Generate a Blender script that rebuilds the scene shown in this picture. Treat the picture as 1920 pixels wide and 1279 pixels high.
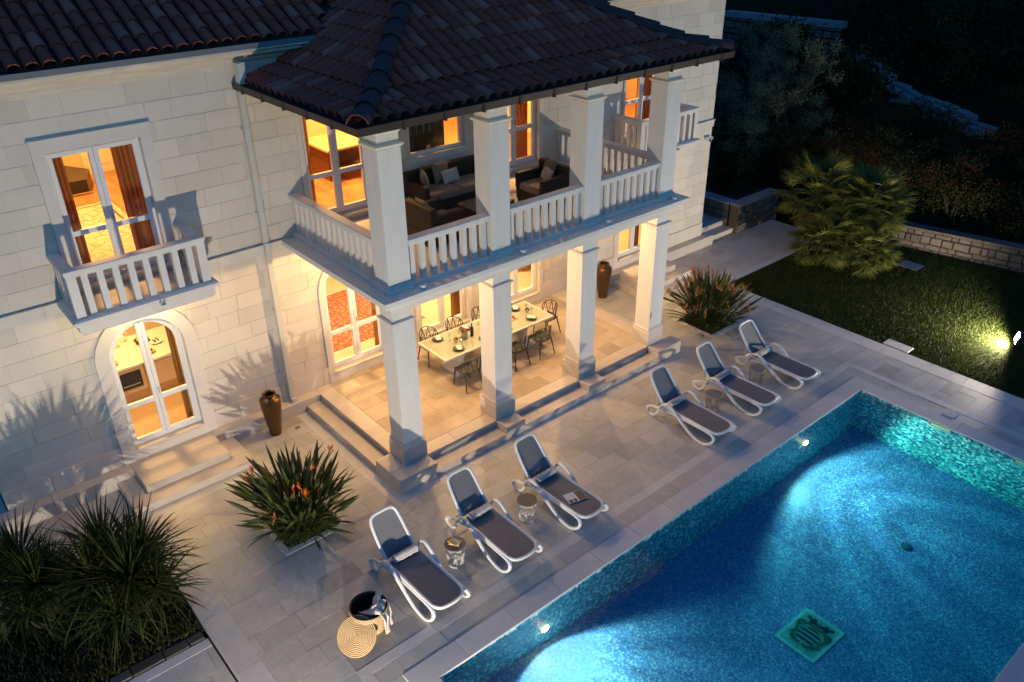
import bpy, bmesh, math, random
import numpy as np
from mathutils import Vector, Matrix
R = math.radians
random.seed(11)
rng = np.random.default_rng(5)
sc = bpy.context.scene
COL = sc.collection
for o in list(bpy.data.objects):
    bpy.data.objects.remove(o)

# ------------------------------------------------------------------ camera
CAM = Vector((-6.4692, -10.9859, 10.1292))
YAW, PIT, ROLL, FPX = R(-39.9266), R(-29.4508), R(-0.7279), 1535.68
fw = Vector((-math.sin(YAW) * math.cos(PIT), math.cos(YAW) * math.cos(PIT), math.sin(PIT)))
rt = fw.cross(Vector((0, 0, 1))).normalized()
up = rt.cross(fw)
rt, up = math.cos(ROLL) * rt + math.sin(ROLL) * up, -math.sin(ROLL) * rt + math.cos(ROLL) * up
cd = bpy.data.cameras.new('camera')
cd.sensor_width = 36.0
cd.lens = FPX / 1920 * 36.0
cd.clip_start = 0.1
cd.clip_end = 2000
cam = bpy.data.objects.new('camera', cd)
cam.matrix_world = Matrix(((rt.x, up.x, -fw.x, CAM.x), (rt.y, up.y, -fw.y, CAM.y), (rt.z, up.z, -fw.z, CAM.z), (0, 0, 0, 1)))
COL.objects.link(cam)
sc.camera = cam

# ------------------------------------------------------------------ dusk sky (sun already under the horizon, so no sun lamp)
w = bpy.data.worlds.new('World')
sc.world = w
w.use_nodes = True
nt = w.node_tree
nt.nodes.clear()
sky = nt.nodes.new('ShaderNodeTexSky')
sky.sky_type = 'NISHITA'
sky.sun_disc = False
sky.sun_elevation = R(-2.0)
sky.sun_rotation = R(200)
sky.ozone_density = 4.0
sky.air_density = 1.0
sky.dust_density = 0.3
tint = nt.nodes.new('ShaderNodeVectorMath')
tint.operation = 'MULTIPLY'
tint.inputs[1].default_value = (0.335, 1.10, 0.85)
bg = nt.nodes.new('ShaderNodeBackground')
bg.inputs['Strength'].default_value = 3.25
wo = nt.nodes.new('ShaderNodeOutputWorld')
nt.links.new(sky.outputs[0], tint.inputs[0])
nt.links.new(tint.outputs[0], bg.inputs[0])
nt.links.new(bg.outputs[0], wo.inputs[0])

# ------------------------------------------------------------------ exposure
sc.view_settings.view_transform = 'Standard'
sc.view_settings.look = 'None'
sc.view_settings.exposure = 0.0
sc.view_settings.gamma = 1.0
sc.view_settings.use_curve_mapping = False
sc.render.engine = 'CYCLES'
sc.cycles.use_denoising = True
sc.cycles.max_bounces = 8
sc.cycles.diffuse_bounces = 3
sc.cycles.glossy_bounces = 3
sc.cycles.transmission_bounces = 6
sc.cycles.transparent_max_bounces = 12
sc.cycles.sample_clamp_indirect = 4.0
sc.cycles.caustics_reflective = False
sc.cycles.use_light_tree = True

# ------------------------------------------------------------------ materials
def nn(nt, t, **k):
    n = nt.nodes.new(t)
    for a, b in k.items():
        setattr(n, a, b)
    return n

def mth(nt, op, a, b=None, clamp=False):
    n = nn(nt, 'ShaderNodeMath', operation=op, use_clamp=clamp)
    for i, v in enumerate((a, b)):
        if v is None:
            continue
        if isinstance(v, (int, float)):
            n.inputs[i].default_value = v
        else:
            nt.links.new(v, n.inputs[i])
    return n.outputs[0]

def newmat(name):
    m = bpy.data.materials.new(name)
    m.use_nodes = True
    nt = m.node_tree
    b = nt.nodes['Principled BSDF']
    return m, nt, b

def ramp(nt, fac, stops, interp='LINEAR'):
    r = nn(nt, 'ShaderNodeValToRGB')
    r.color_ramp.interpolation = interp
    e = r.color_ramp.elements
    while len(e) < len(stops):
        e.new(0.5)
    for el, (p, c) in zip(e, stops):
        el.position = p
        el.color = (*c, 1)
    nt.links.new(fac, r.inputs[0])
    return r.outputs[0]

def island_random(nt):
    oi = nn(nt, 'ShaderNodeObjectInfo')
    ge = nn(nt, 'ShaderNodeNewGeometry')
    return mth(nt, 'FRACT', mth(nt, 'ADD', mth(nt, 'MULTIPLY', oi.outputs['Random'], 7.31), mth(nt, 'MULTIPLY', ge.outputs['Random Per Island'], 5.77)))

def noise_fac(nt, scale, detail=6, rough=.6, dist=0, coord='pos', stretch=None):
    if coord == 'pos':
        src = nn(nt, 'ShaderNodeNewGeometry').outputs['Position']
    else:
        src = nn(nt, 'ShaderNodeTexCoord').outputs['Object']
    if stretch:
        mp = nn(nt, 'ShaderNodeMapping')
        mp.inputs['Scale'].default_value = stretch
        nt.links.new(src, mp.inputs[0])
        src = mp.outputs[0]
    n = nn(nt, 'ShaderNodeTexNoise')
    n.inputs['Scale'].default_value = scale
    n.inputs['Detail'].default_value = detail
    n.inputs['Roughness'].default_value = rough
    n.inputs['Distortion'].default_value = dist
    nt.links.new(src, n.inputs['Vector'])
    return n.outputs['Fac']

def mat(name, col, rough=.6, metal=0.0, var=0.12, vscale=3.0, rnd=0.0, bump=0.0, bscale=60, spec=.4, coord='pos', stretch=None, emit=None, sheen=0, stops=None):
    m, nt, b = newmat(name)
    b.inputs['Roughness'].default_value = rough
    b.inputs['Metallic'].default_value = metal
    b.inputs['Specular IOR Level'].default_value = spec
    f = noise_fac(nt, vscale, coord=coord, stretch=stretch)
    if stops:
        c = ramp(nt, island_random(nt), stops)
    else:
        cn = nn(nt, 'ShaderNodeRGB')
        cn.outputs[0].default_value = (*col, 1)
        c = cn.outputs[0]
    k = mth(nt, 'ADD', mth(nt, 'MULTIPLY', mth(nt, 'SUBTRACT', f, .5), 2.6 * var), 1.0)
    if rnd:
        k = mth(nt, 'MULTIPLY', k, mth(nt, 'ADD', mth(nt, 'MULTIPLY', mth(nt, 'SUBTRACT', island_random(nt), .5), 2 * rnd), 1.0))
    vm = nn(nt, 'ShaderNodeVectorMath', operation='SCALE')
    nt.links.new(c, vm.inputs[0])
    nt.links.new(k, vm.inputs['Scale'])
    nt.links.new(vm.outputs[0], b.inputs['Base Color'])
    if bump:
        bf = noise_fac(nt, bscale, detail=4, coord=coord, stretch=stretch)
        bn = nn(nt, 'ShaderNodeBump')
        bn.inputs['Strength'].default_value = bump
        bn.inputs['Distance'].default_value = .01
        nt.links.new(bf, bn.inputs['Height'])
        nt.links.new(bn.outputs[0], b.inputs['Normal'])
    if emit:
        b.inputs['Emission Color'].default_value = (*emit[0], 1)
        b.inputs['Emission Strength'].default_value = emit[1]
    if sheen:
        b.inputs['Sheen Weight'].default_value = sheen
    return m

def leafmat(name, col, var=.35, rnd=.35, trans=.25, rough=.5, spec=.3):
    m = mat(name, col, rough=rough, var=var, vscale=2.5, rnd=rnd, spec=spec)
    nt = m.node_tree
    b = nt.nodes['Principled BSDF']
    tr = nn(nt, 'ShaderNodeBsdfTranslucent')
    src = b.inputs['Base Color'].links[0].from_socket
    nt.links.new(src, tr.inputs[0])
    mx = nn(nt, 'ShaderNodeMixShader')
    mx.inputs[0].default_value = trans
    nt.links.new(b.outputs[0], mx.inputs[1])
    nt.links.new(tr.outputs[0], mx.inputs[2])
    nt.links.new(mx.outputs[0], nt.nodes['Material Output'].inputs['Surface'])
    return m

def glassmat(name, tint=(1, 1, 1), refl=.035):
    m, nt, b = newmat(name)
    nt.nodes.remove(b)
    tr = nn(nt, 'ShaderNodeBsdfTransparent')
    tr.inputs[0].default_value = (*tint, 1)
    gl = nn(nt, 'ShaderNodeBsdfGlossy')
    gl.inputs['Roughness'].default_value = .01
    lw = nn(nt, 'ShaderNodeLayerWeight')
    fac = mth(nt, 'ADD', mth(nt, 'MULTIPLY', mth(nt, 'POWER', lw.outputs['Facing'], 5), .85), refl)
    mx = nn(nt, 'ShaderNodeMixShader')
    nt.links.new(fac, mx.inputs[0])
    nt.links.new(tr.outputs[0], mx.inputs[1])
    nt.links.new(gl.outputs[0], mx.inputs[2])
    nt.links.new(mx.outputs[0], nt.nodes['Material Output'].inputs['Surface'])
    return m

def stone_paving(name, stops, vein=.16, rough=.55, scale=1.0, spec=.35, vstretch=None):
    m, nt, b = newmat(name)
    c = ramp(nt, island_random(nt), stops)
    f1 = noise_fac(nt, 2.2 * scale, detail=9, rough=.68, dist=1.2, stretch=vstretch)
    f2 = noise_fac(nt, 26 * scale, detail=6, rough=.7)
    wv = mth(nt, 'ABSOLUTE', mth(nt, 'SUBTRACT', noise_fac(nt, 3.4 * scale, detail=8, rough=.62, dist=2.2), .5))
    vn = mth(nt, 'MULTIPLY', mth(nt, 'SUBTRACT', .045, wv, clamp=True), 22 * vein)
    k = mth(nt, 'ADD', mth(nt, 'MULTIPLY', mth(nt, 'SUBTRACT', f1, .5), 3.0 * vein), 1.0)
    k = mth(nt, 'ADD', k, mth(nt, 'MULTIPLY', mth(nt, 'SUBTRACT', f2, .5), 1.4 * vein))
    k = mth(nt, 'SUBTRACT', k, mth(nt, 'MULTIPLY', vn, .3))
    vm = nn(nt, 'ShaderNodeVectorMath', operation='SCALE')
    nt.links.new(c, vm.inputs[0])
    nt.links.new(k, vm.inputs['Scale'])
    nt.links.new(vm.outputs[0], b.inputs['Base Color'])
    b.inputs['Specular IOR Level'].default_value = spec
    nt.links.new(mth(nt, 'ADD', mth(nt, 'MULTIPLY', f1, .25), rough - .12), b.inputs['Roughness'])
    bn = nn(nt, 'ShaderNodeBump')
    bn.inputs['Strength'].default_value = .18
    bn.inputs['Distance'].default_value = .006
    nt.links.new(f2, bn.inputs['Height'])
    nt.links.new(bn.outputs[0], b.inputs['Normal'])
    return m

def mosaic(name, stops, cell=.036):
    m, nt, b = newmat(name)
    pos = nn(nt, 'ShaderNodeNewGeometry').outputs['Position']
    sca = nn(nt, 'ShaderNodeVectorMath', operation='SCALE')
    sca.inputs['Scale'].default_value = 1 / cell
    nt.links.new(pos, sca.inputs[0])
    of = nn(nt, 'ShaderNodeVectorMath', operation='ADD')
    of.inputs[1].default_value = (.37, .41, .43)
    nt.links.new(sca.outputs[0], of.inputs[0])
    fl = nn(nt, 'ShaderNodeVectorMath', operation='FLOOR')
    nt.links.new(of.outputs[0], fl.inputs[0])
    wn = nn(nt, 'ShaderNodeTexWhiteNoise')
    nt.links.new(fl.outputs[0], wn.inputs['Vector'])
    big = noise_fac(nt, 1.3, detail=5)
    f = mth(nt, 'ADD', wn.outputs['Value'], mth(nt, 'MULTIPLY', mth(nt, 'SUBTRACT', big, .5), .35), clamp=True)
    c = ramp(nt, f, stops)
    nt.links.new(c, b.inputs['Base Color'])
    b.inputs['Roughness'].default_value = .35
    b.inputs['Specular IOR Level'].default_value = .2
    return m

MAT = {}
MAT['wall'] = mat('ashlar_limestone', (.635, .57, .48), rough=.8, var=.10, vscale=1.6, rnd=.07, stretch=(1, 1, .6), bump=.25, bscale=90, spec=.25)
MAT['mortar'] = mat('joint_mortar', (.55, .50, .43), rough=.9, var=.1)
MAT['trim'] = mat('dressed_limestone', (.64, .59, .525), rough=.65, var=.06, vscale=2.2, bump=.1, bscale=70, spec=.3)
MAT['paint'] = mat('white_render', (.66, .63, .585), rough=.65, var=.085, vscale=4, stretch=(1.6, 1.6, .35), bump=.06, bscale=120, spec=.3)
MAT['cornice'] = mat('weathered_cornice', (.60, .54, .46), rough=.8, var=.22, vscale=5, stretch=(.5, 1, 4), bump=.2)
MAT['pvc'] = mat('white_frame_paint', (.72, .71, .70), rough=.35, var=.02)
MAT['step'] = stone_paving('pale_marble_step', [(0, (.52, .45, .38)), (1, (.60, .53, .455))], vein=.12, vstretch=(.5, 2.5, 2.5))
MAT['band'] = stone_paving('pale_border_stone', [(0, (.56, .53, .49)), (1, (.61, .575, .53))], vein=.1)
MAT['pave'] = stone_paving('travertine_paving', [(0, (.37, .345, .30)), (.12, (.435, .41, .362)), (.3, (.475, .45, .40)), (.6, (.50, .475, .423)), (.85, (.52, .494, .44)), (1, (.435, .41, .362))], vein=.2, rough=.46)
MAT['ifloor'] = stone_paving('portico_travertine', [(0, (.36, .28, .2)), (.3, (.46, .37, .27)), (.7, (.52, .43, .33)), (1, (.42, .33, .24))], vein=.2, rough=.32)
MAT['coping'] = stone_paving('bush_hammered_coping', [(0, (.54, .52, .50)), (1, (.59, .57, .545))], vein=.1, rough=.7, scale=3)
MAT['grout'] = mat('paving_grout', (.38, .35, .315), rough=.9)
MAT['gutter'] = mat('brown_gutter_metal', (.055, .042, .034), rough=.45, metal=.3, var=.15)
MAT['pipe'] = mat('cream_downpipe', (.56, .55, .49), rough=.45, var=.03)
MAT['deck'] = mat('roof_underlay', (.035, .02, .018), rough=.9)
MAT['tile'] = mat('clay_roof_tile', (.1, .05, .05), rough=.9, var=.28, vscale=14, spec=.08, stops=[(0, (.36, .068, .045)), (.3, (.44, .085, .054)), (.52, (.40, .076, .048)), (.66, (.45, .095, .06)), (.74, (.54, .15, .10)), (.82, (.50, .135, .09)), (.9, (.41, .08, .05)), (1, (.37, .068, .044))])
MAT['ridge'] = mat('dark_ridge_tile', (.10, .045, .042), rough=.75, spec=.2, var=.25, vscale=9)
MAT['glass'] = glassmat('window_glass')
MAT['clearglass'] = glassmat('table_glass', (.93, .96, .94))
MAT['mosaic'] = mosaic('pool_floor_mosaic', [(0, (.08, .125, .33)), (.3, (.12, .185, .41)), (.6, (.16, .24, .47)), (.88, (.24, .33, .53)), (1, (.42, .50, .60))], .03)
MAT['mosaicw'] = mosaic('pool_wall_mosaic', [(0, (.02, .09, .17)), (.35, (.05, .21, .27)), (.65, (.10, .36, .38)), (.86, (.26, .58, .54)), (1, (.62, .80, .70))], .05)
MAT['lawnsoil'] = mat('lawn_soil', (.026, .032, .009), rough=.95, spec=.05, var=.4, vscale=6, bump=.5, bscale=40)
MAT['soil'] = mat('planting_soil', (.014, .013, .008), rough=.95, var=.5, vscale=12, bump=.6, bscale=30)
MAT['scrub'] = mat('hillside_earth', (.018, .017, .008), rough=.95, spec=.05, var=.6, vscale=.9, bump=.5, bscale=4)
MAT['rock'] = mat('rubble_limestone', (.125, .10, .078), rough=.9, var=.25, vscale=5, rnd=.25, bump=.5, bscale=25)
MAT['concrete'] = mat('old_concrete', (.24, .24, .24), rough=.9, var=.25, vscale=3, bump=.3)
MAT['white'] = mat('white_resin', (.62, .62, .63), rough=.35, var=.02)
MAT['sling'] = mat('charcoal_sling_mesh', (.15, .148, .158), rough=.7, var=.06, vscale=30, bump=.3, bscale=400)
MAT['towel'] = mat('grey_towel', (.46, .43, .40), rough=.95, var=.1, vscale=20, bump=.5, bscale=120, sheen=.3)
MAT['linen'] = mat('cream_linen', (.60, .53, .44), rough=.95, var=.06, vscale=8, bump=.3, bscale=100, sheen=.3)
MAT['bluetowel'] = mat('blue_towel', (.05, .12, .2), rough=.95, var=.08, sheen=.3)
MAT['taupe'] = mat('taupe_table_top', (.125, .102, .08), rough=.55, var=.08, vscale=15)
MAT['wire'] = mat('white_wire', (.62, .62, .62), rough=.4, var=.02)
MAT['bronze'] = mat('bronze_glaze', (.155, .085, .036), rough=.34, metal=.75, var=.3, vscale=14, bump=.1, bscale=30)
MAT['wicker'] = mat('dark_wicker', (.035, .024, .016), rough=.55, var=.3, vscale=60, stretch=(1, 1, 3), bump=.7, bscale=110)
MAT['cushion'] = mat('taupe_cushion', (.22, .165, .12), rough=.9, var=.06, vscale=10, bump=.2, bscale=200, sheen=.2)
MAT['cushion2'] = mat('pale_knit_cushion', (.46, .42, .37), rough=.95, var=.1, vscale=40, bump=.6, bscale=60, sheen=.2)
MAT['chair'] = mat('olive_brown_resin', (.050, .048, .042), rough=.45, var=.05)
MAT['ttop'] = mat('cream_table_top', (.50, .47, .40), rough=.3, var=.05, vscale=3)
MAT['plate'] = mat('dark_slate_plate', (.06, .065, .07), rough=.35, var=.1)
MAT['china'] = mat('white_china', (.75, .73, .7), rough=.25, var=.02)
MAT['napkin'] = mat('printed_napkin', (.58, .56, .53), rough=.9, var=.5, vscale=45)
MAT['bottle'] = mat('dark_wine_bottle', (.006, .009, .006), rough=.08, var=.1, spec=.6)
MAT['petal'] = mat('wine_red_petal', (.19, .02, .04), rough=.7, var=.3, vscale=40)
MAT['board'] = mat('ochre_serving_board', (.42, .30, .10), rough=.5, var=.1, vscale=12)
MAT['food'] = mat('red_fruit', (.30, .05, .025), rough=.35, var=.6, vscale=30)
MAT['straw'] = mat('woven_straw', (.36, .25, .135), rough=.85, var=.3, vscale=30, bump=.5, bscale=90)
MAT['black'] = mat('black_interior', (.012, .011, .011), rough=.7, var=.2, vscale=40)
MAT['lamp'] = mat('lamp_lens', (.9, .9, .85), rough=.3, emit=((1.0, .95, .80), 180))
MAT['plamp'] = mat('pool_lamp_lens', (.9, .9, .85), rough=.3, emit=((1.0, .60, .26), 150))
MAT['steel'] = mat('brushed_steel', (.45, .45, .45), rough=.35, metal=1.0)
MAT['wood'] = mat('parquet_oak', (.36, .17, .065), rough=.35, var=.25, vscale=4, rnd=.28, stretch=(1, 9, 1))
MAT['oak'] = mat('pale_oak', (.46, .30, .15), rough=.5, var=.12, vscale=5, stretch=(1, 1, .2))
MAT['walnut'] = mat('walnut', (.12, .045, .02), rough=.4, var=.2, vscale=6)
MAT['iwall'] = mat('cream_plaster', (.62, .44, .24), rough=.85, var=.04)
MAT['iwhite'] = mat('warm_white_plaster', (.66, .56, .42), rough=.85, var=.04)
MAT['brown'] = leafmat('brown_drape', (.42, .21, .075), var=.08, rnd=0, trans=.45, rough=.9, spec=.05)
MAT['gold'] = leafmat('gold_drape', (.45, .24, .07), var=.08, rnd=0, trans=.45, rough=.9, spec=.05)
MAT['rug'] = mat('cream_patterned_rug', (.56, .46, .33), rough=.95, var=.35, vscale=9)
MAT['redrug'] = mat('red_oriental_rug', (.40, .06, .03), rough=.95, var=.1, stops=None, vscale=14)
MAT['leaf_strel'] = leafmat('strelitzia_leaf', (.052, .070, .020))
MAT['leaf_yucca'] = leafmat('dracaena_leaf', (.030, .043, .010), var=.5, spec=.2)
MAT['leaf_palm'] = leafmat('fan_palm_leaf', (.095, .105, .02), spec=.2)
MAT['leaf_olive'] = leafmat('olive_leaf', (.13, .135, .075), spec=.1)
MAT['leaf_hedge'] = leafmat('hedge_leaf', (.036, .038, .013), rnd=.6, spec=.04)
MAT['leaf_red'] = leafmat('red_hedge_leaf', (.10, .020, .010), rnd=.6, spec=.04)
MAT['grass'] = leafmat('grass_blade', (.038, .052, .011), var=.3, rnd=.28, spec=.1)
MAT['bark'] = mat('grey_bark', (.028, .022, .016), rough=.95, var=.3, vscale=8, bump=.6, bscale=20)
MAT['flower'] = mat('orange_bract', (.85, .16, .015), rough=.5, var=.15, vscale=30)
MAT['dryflower'] = mat('dry_bract', (.40, .155, .05), rough=.7, var=.35, vscale=30)
def rugmat(name, a, b2, c3, s):
    m, nt, b = newmat(name)
    pos = nn(nt, 'ShaderNodeNewGeometry').outputs['Position']
    v = nn(nt, 'ShaderNodeTexVoronoi', feature='DISTANCE_TO_EDGE')
    v.inputs['Scale'].default_value = s
    nt.links.new(pos, v.inputs['Vector'])
    f = mth(nt, 'ADD', v.outputs['Distance'], mth(nt, 'MULTIPLY', noise_fac(nt, s * 1.7), .45))
    nt.links.new(ramp(nt, f, [(.2, a), (.38, b2), (.55, c3), (.7, b2)]), b.inputs['Base Color'])
    b.inputs['Roughness'].default_value = .95
    return m
MAT['redrug'] = rugmat('red_oriental_rug', (.06, .05, .07), (.46, .07, .03), (.5, .22, .1), 7)
MAT['rug'] = rugmat('cream_patterned_rug', (.36, .24, .13), (.60, .48, .34), (.55, .42, .28), 5)
MAT['leopard'] = rugmat('spotted_rug', (.03, .02, .012), (.40, .27, .12), (.04, .03, .02), 12)
MAT['magazine'] = mat('magazine_paper', (.62, .64, .66), rough=.4, var=.05)
MAT['photo'] = mat('magazine_photo', (.10, .10, .06), rough=.3, var=.9, vscale=35)
MAT['yellow'] = mat('yellow_book_cover', (.62, .36, .04), rough=.4, var=.1)
MAT['paper'] = mat('book_pages', (.6, .52, .4), rough=.8, var=.1)

# ------------------------------------------------------------------ mesh helpers
class G:
    def __init__(s):
        s.v, s.f = [], []
    def add(s, vs, fs):
        n = len(s.v)
        s.v += [tuple(p) for p in vs]
        s.f += [tuple(i + n for i in f) for f in fs]
        return s
    def merge(s, g, m=None):
        return s.add([m @ Vector(p) for p in g.v] if m else g.v, g.f)
    def box(s, x0, x1, y0, y1, z0, z1):
        return s.add([(x0, y0, z0), (x1, y0, z0), (x1, y1, z0), (x0, y1, z0), (x0, y0, z1), (x1, y0, z1), (x1, y1, z1), (x0, y1, z1)],
                     [(0, 3, 2, 1), (4, 5, 6, 7), (0, 1, 5, 4), (1, 2, 6, 5), (2, 3, 7, 6), (3, 0, 4, 7)])
    def cbox(s, x0, x1, y0, y1, z0, z1, c=.01):
        # box with chamfered vertical and top edges
        lo = [(x0 + c, y0), (x1 - c, y0), (x1, y0 + c), (x1, y1 - c), (x1 - c, y1), (x0 + c, y1), (x0, y1 - c), (x0, y0 + c)]
        ti = [(x0 + c, y0 + c), (x1 - c, y0 + c), (x1 - c, y1 - c), (x0 + c, y1 - c)]
        v = [(x, y, z0) for x, y in lo] + [(x, y, z1 - c) for x, y in lo] + [(x, y, z1) for x, y in ti]
        f = [tuple(range(7, -1, -1))] + [(i, (i + 1) % 8, 8 + (i + 1) % 8, 8 + i) for i in range(8)]
        t = [0, 1, 1, 2, 2, 3, 3, 0]
        for i in range(8):
            a, b = 8 + i, 8 + (i + 1) % 8
            p, q = 16 + t[i], 16 + t[(i + 1) % 8]
            f.append((a, b, q) if p == q else (a, b, q, p))
        f.append((16, 17, 18, 19))
        return s.add(v, f)
    def prism(s, pts, ax, a, b):
        # pts ccw 2d polygon; ax: axis of extrusion
        n = len(pts)
        def m(p, h):
            return {'z': (p[0], p[1], h), 'y': (p[0], h, p[1]), 'x': (h, p[0], p[1])}[ax]
        v = [m(p, a) for p in pts] + [m(p, b) for p in pts]
        f = [tuple(range(n)), tuple(range(2 * n - 1, n - 1, -1))] + [(i, n + i, n + (i + 1) % n, (i + 1) % n) for i in range(n)]
        return s.add(v, f)
    def ring(s, o, i, y0, y1):
        n = len(o)
        v = [(p[0], y0, p[1]) for p in o] + [(p[0], y0, p[1]) for p in i] + [(p[0], y1, p[1]) for p in o] + [(p[0], y1, p[1]) for p in i]
        f = []
        for k in range(n):
            l = (k + 1) % n
            f += [(k, l, n + l, n + k), (2 * n + k, 3 * n + k, 3 * n + l, 2 * n + l), (k, 2 * n + k, 2 * n + l, l), (n + k, n + l, 3 * n + l, 3 * n + k)]
        return s.add(v, f)
    def tube(s, pts, r, seg=8, closed=False, side=None, flat=1.0, cap=True):
        P = [Vector(p) for p in pts]
        n = len(P)
        if not isinstance(r, (list, tuple)):
            r = [r] * n
        base = len(s.v)
        prev = None
        for k in range(n):
            if closed:
                t = (P[(k + 1) % n] - P[k - 1]).normalized()
            else:
                t = (P[min(k + 1, n - 1)] - P[max(k - 1, 0)]).normalized()
            if side is not None:
                u = Vector(side)
                u = (u - t * u.dot(t)).normalized()
            elif prev is None:
                u = t.orthogonal().normalized()
            else:
                u = (prev - t * prev.dot(t)).normalized()
            prev = u
            q = t.cross(u)
            for j in range(seg):
                a = 2 * math.pi * j / seg
                s.v.append(tuple(P[k] + u * (r[k] * math.cos(a)) + q * (r[k] * flat * math.sin(a))))
        m = n if closed else n - 1
        for k in range(m):
            for j in range(seg):
                a, b = base + k * seg + j, base + k * seg + (j + 1) % seg
                c, d = base + ((k + 1) % n) * seg + (j + 1) % seg, base + ((k + 1) % n) * seg + j
                s.f.append((a, b, c, d))
        if cap and not closed:
            s.f.append(tuple(base + j for j in range(seg - 1, -1, -1)))
            s.f.append(tuple(base + (n - 1) * seg + j for j in range(seg)))
        return s
    def lathe(s, prof, seg=20, c=(0, 0, 0), wob=None):
        base = len(s.v)
        for r, z in prof:
            for j in range(seg):
                a = 2 * math.pi * j / seg
                k = 1 if wob is None else wob(a, z)
                s.v.append((c[0] + r * k * math.cos(a), c[1] + r * k * math.sin(a), c[2] + z))
        for k in range(len(prof) - 1):
            for j in range(seg):
                l = (j + 1) % seg
                s.f.append((base + k * seg + j, base + k * seg + l, base + (k + 1) * seg + l, base + (k + 1) * seg + j))
        s.f.append(tuple(base + j for j in range(seg - 1, -1, -1)))
        s.f.append(tuple(base + (len(prof) - 1) * seg + j for j in range(seg)))
        return s
    def sweep(s, x0, x1, y0, yb, prof, cap=True):
        # profile [(offset, z)] swept round left, front and right of a rectangle that ends at y = yb
        n = len(prof)
        v = []
        for o, z in prof:
            v += [(x0 - o, yb, z), (x0 - o, y0 - o, z), (x1 + o, y0 - o, z), (x1 + o, yb, z)]
        f = []
        for k in range(n):
            l = (k + 1) % n
            for j in range(3):
                f.append((4 * k + j, 4 * l + j, 4 * l + j + 1, 4 * k + j + 1))
        if cap:
            f.append(tuple(4 * k for k in range(n)))
            f.append(tuple(4 * k + 3 for k in range(n - 1, -1, -1)))
        return s.add(v, f)
    def mesh(s, name, m=None, smooth=False):
        me = bpy.data.meshes.new(name)
        me.from_pydata(s.v, [], s.f)
        if m is not None:
            me.materials.append(MAT[m] if isinstance(m, str) else m)
        bm = bmesh.new()
        bm.from_mesh(me)
        bmesh.ops.recalc_face_normals(bm, faces=bm.faces)
        bm.to_mesh(me)
        bm.free()
        if smooth:
            me.polygons.foreach_set('use_smooth', [True] * len(me.polygons))
            if smooth != 'all':
                try:
                    me.set_sharp_from_angle(angle=R(40))
                except Exception:
                    pass
        me.update()
        return me
    def obj(s, name, m, parent=None, smooth=False):
        return link(name, s.mesh(name, m, smooth), parent)

def link(name, me, parent=None, mw=None):
    o = bpy.data.objects.new(name, me)
    COL.objects.link(o)
    if parent is not None:
        o.parent = parent
    if mw is not None:
        o.matrix_local = mw
    return o

def tag(o, label=None, cat=None, group=None, kind=None):
    if label: o['label'] = label
    if cat: o['category'] = cat
    if group: o['group'] = group
    if kind: o['kind'] = kind
    return o

def thing(name, label, cat, loc=(0, 0, 0), rz=0, group=None):
    o = link(name, None)
    o.location = loc
    o.rotation_euler = (0, 0, rz)
    return tag(o, label, cat, group)

def copy_tree(o, parent=None):
    c = o.copy()
    COL.objects.link(c)
    if parent is not None:
        c.parent = parent
        c.matrix_parent_inverse = o.matrix_parent_inverse.copy()
    for ch in [q for q in o.children]:
        copy_tree(ch, c)
    return c

def cr(pts, n=6, closed=False):
    P = [Vector(p) for p in pts]
    N = len(P)
    out = []
    for k in range(N if closed else N - 1):
        a, b, c, d = (P[(k - 1) % N], P[k], P[(k + 1) % N], P[(k + 2) % N]) if closed else (P[max(k - 1, 0)], P[k], P[k + 1], P[min(k + 2, N - 1)])
        for j in range(n):
            t = j / n
            out.append(.5 * ((2 * b) + (c - a) * t + (2 * a - 5 * b + 4 * c - d) * t * t + (3 * b - a - 3 * c + d) * t ** 3))
    if not closed:
        out.append(P[-1])
    return out

def area(p):
    return .5 * sum(p[i][0] * p[(i + 1) % len(p)][1] - p[(i + 1) % len(p)][0] * p[i][1] for i in range(len(p)))

def clip(poly, a, b, keep_in):
    # half-plane of ccw edge a->b
    def s(p):
        d = (b[0] - a[0]) * (p[1] - a[1]) - (b[1] - a[1]) * (p[0] - a[0])
        return d if keep_in else -d
    out = []
    for i in range(len(poly)):
        p, q = poly[i], poly[(i + 1) % len(poly)]
        sp, sq = s(p), s(q)
        if sp >= 0: out.append(p)
        if sp * sq < 0:
            t = sp / (sp - sq)
            out.append((p[0] + t * (q[0] - p[0]), p[1] + t * (q[1] - p[1])))
    return out

def minus(poly, conv):
    x0, x1 = min(p[0] for p in poly), max(p[0] for p in poly)
    y0, y1 = min(p[1] for p in poly), max(p[1] for p in poly)
    if x1 <= min(p[0] for p in conv) or x0 >= max(p[0] for p in conv) or y1 <= min(p[1] for p in conv) or y0 >= max(p[1] for p in conv):
        return [poly]
    out, rest = [], poly
    for i in range(len(conv)):
        a, b = conv[i], conv[(i + 1) % len(conv)]
        o = clip(rest, a, b, False)
        if len(o) > 2 and abs(area(o)) > 2e-4: out.append(o)
        rest = clip(rest, a, b, True)
        if len(rest) < 3: break
    return out

def minus_all(poly, convs):
    ps = [poly]
    for c in convs:
        ps = [q for p in ps for q in minus(p, c)]
    return ps

def rect(x0, x1, y0, y1):
    return [(x0, y0), (x1, y0), (x1, y1), (x0, y1)]

def score(g, a):
    c = Vector(g.v[0])
    return a / ((c - CAM).length_squared + 1e-6)

def pieces(name, items, m, parent, restname, maxn=300):
    # items: (score, G); the biggest become parts of their own, the rest one part
    items = sorted(items, key=lambda t: -t[0])
    for s, g in items[:maxn]:
        g.obj(name, m, parent)
    if items[maxn:]:
        g = G()
        for s, h in items[maxn:]:
            g.merge(h)
        tag(g.obj(restname, m, parent), kind='stuff')

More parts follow.
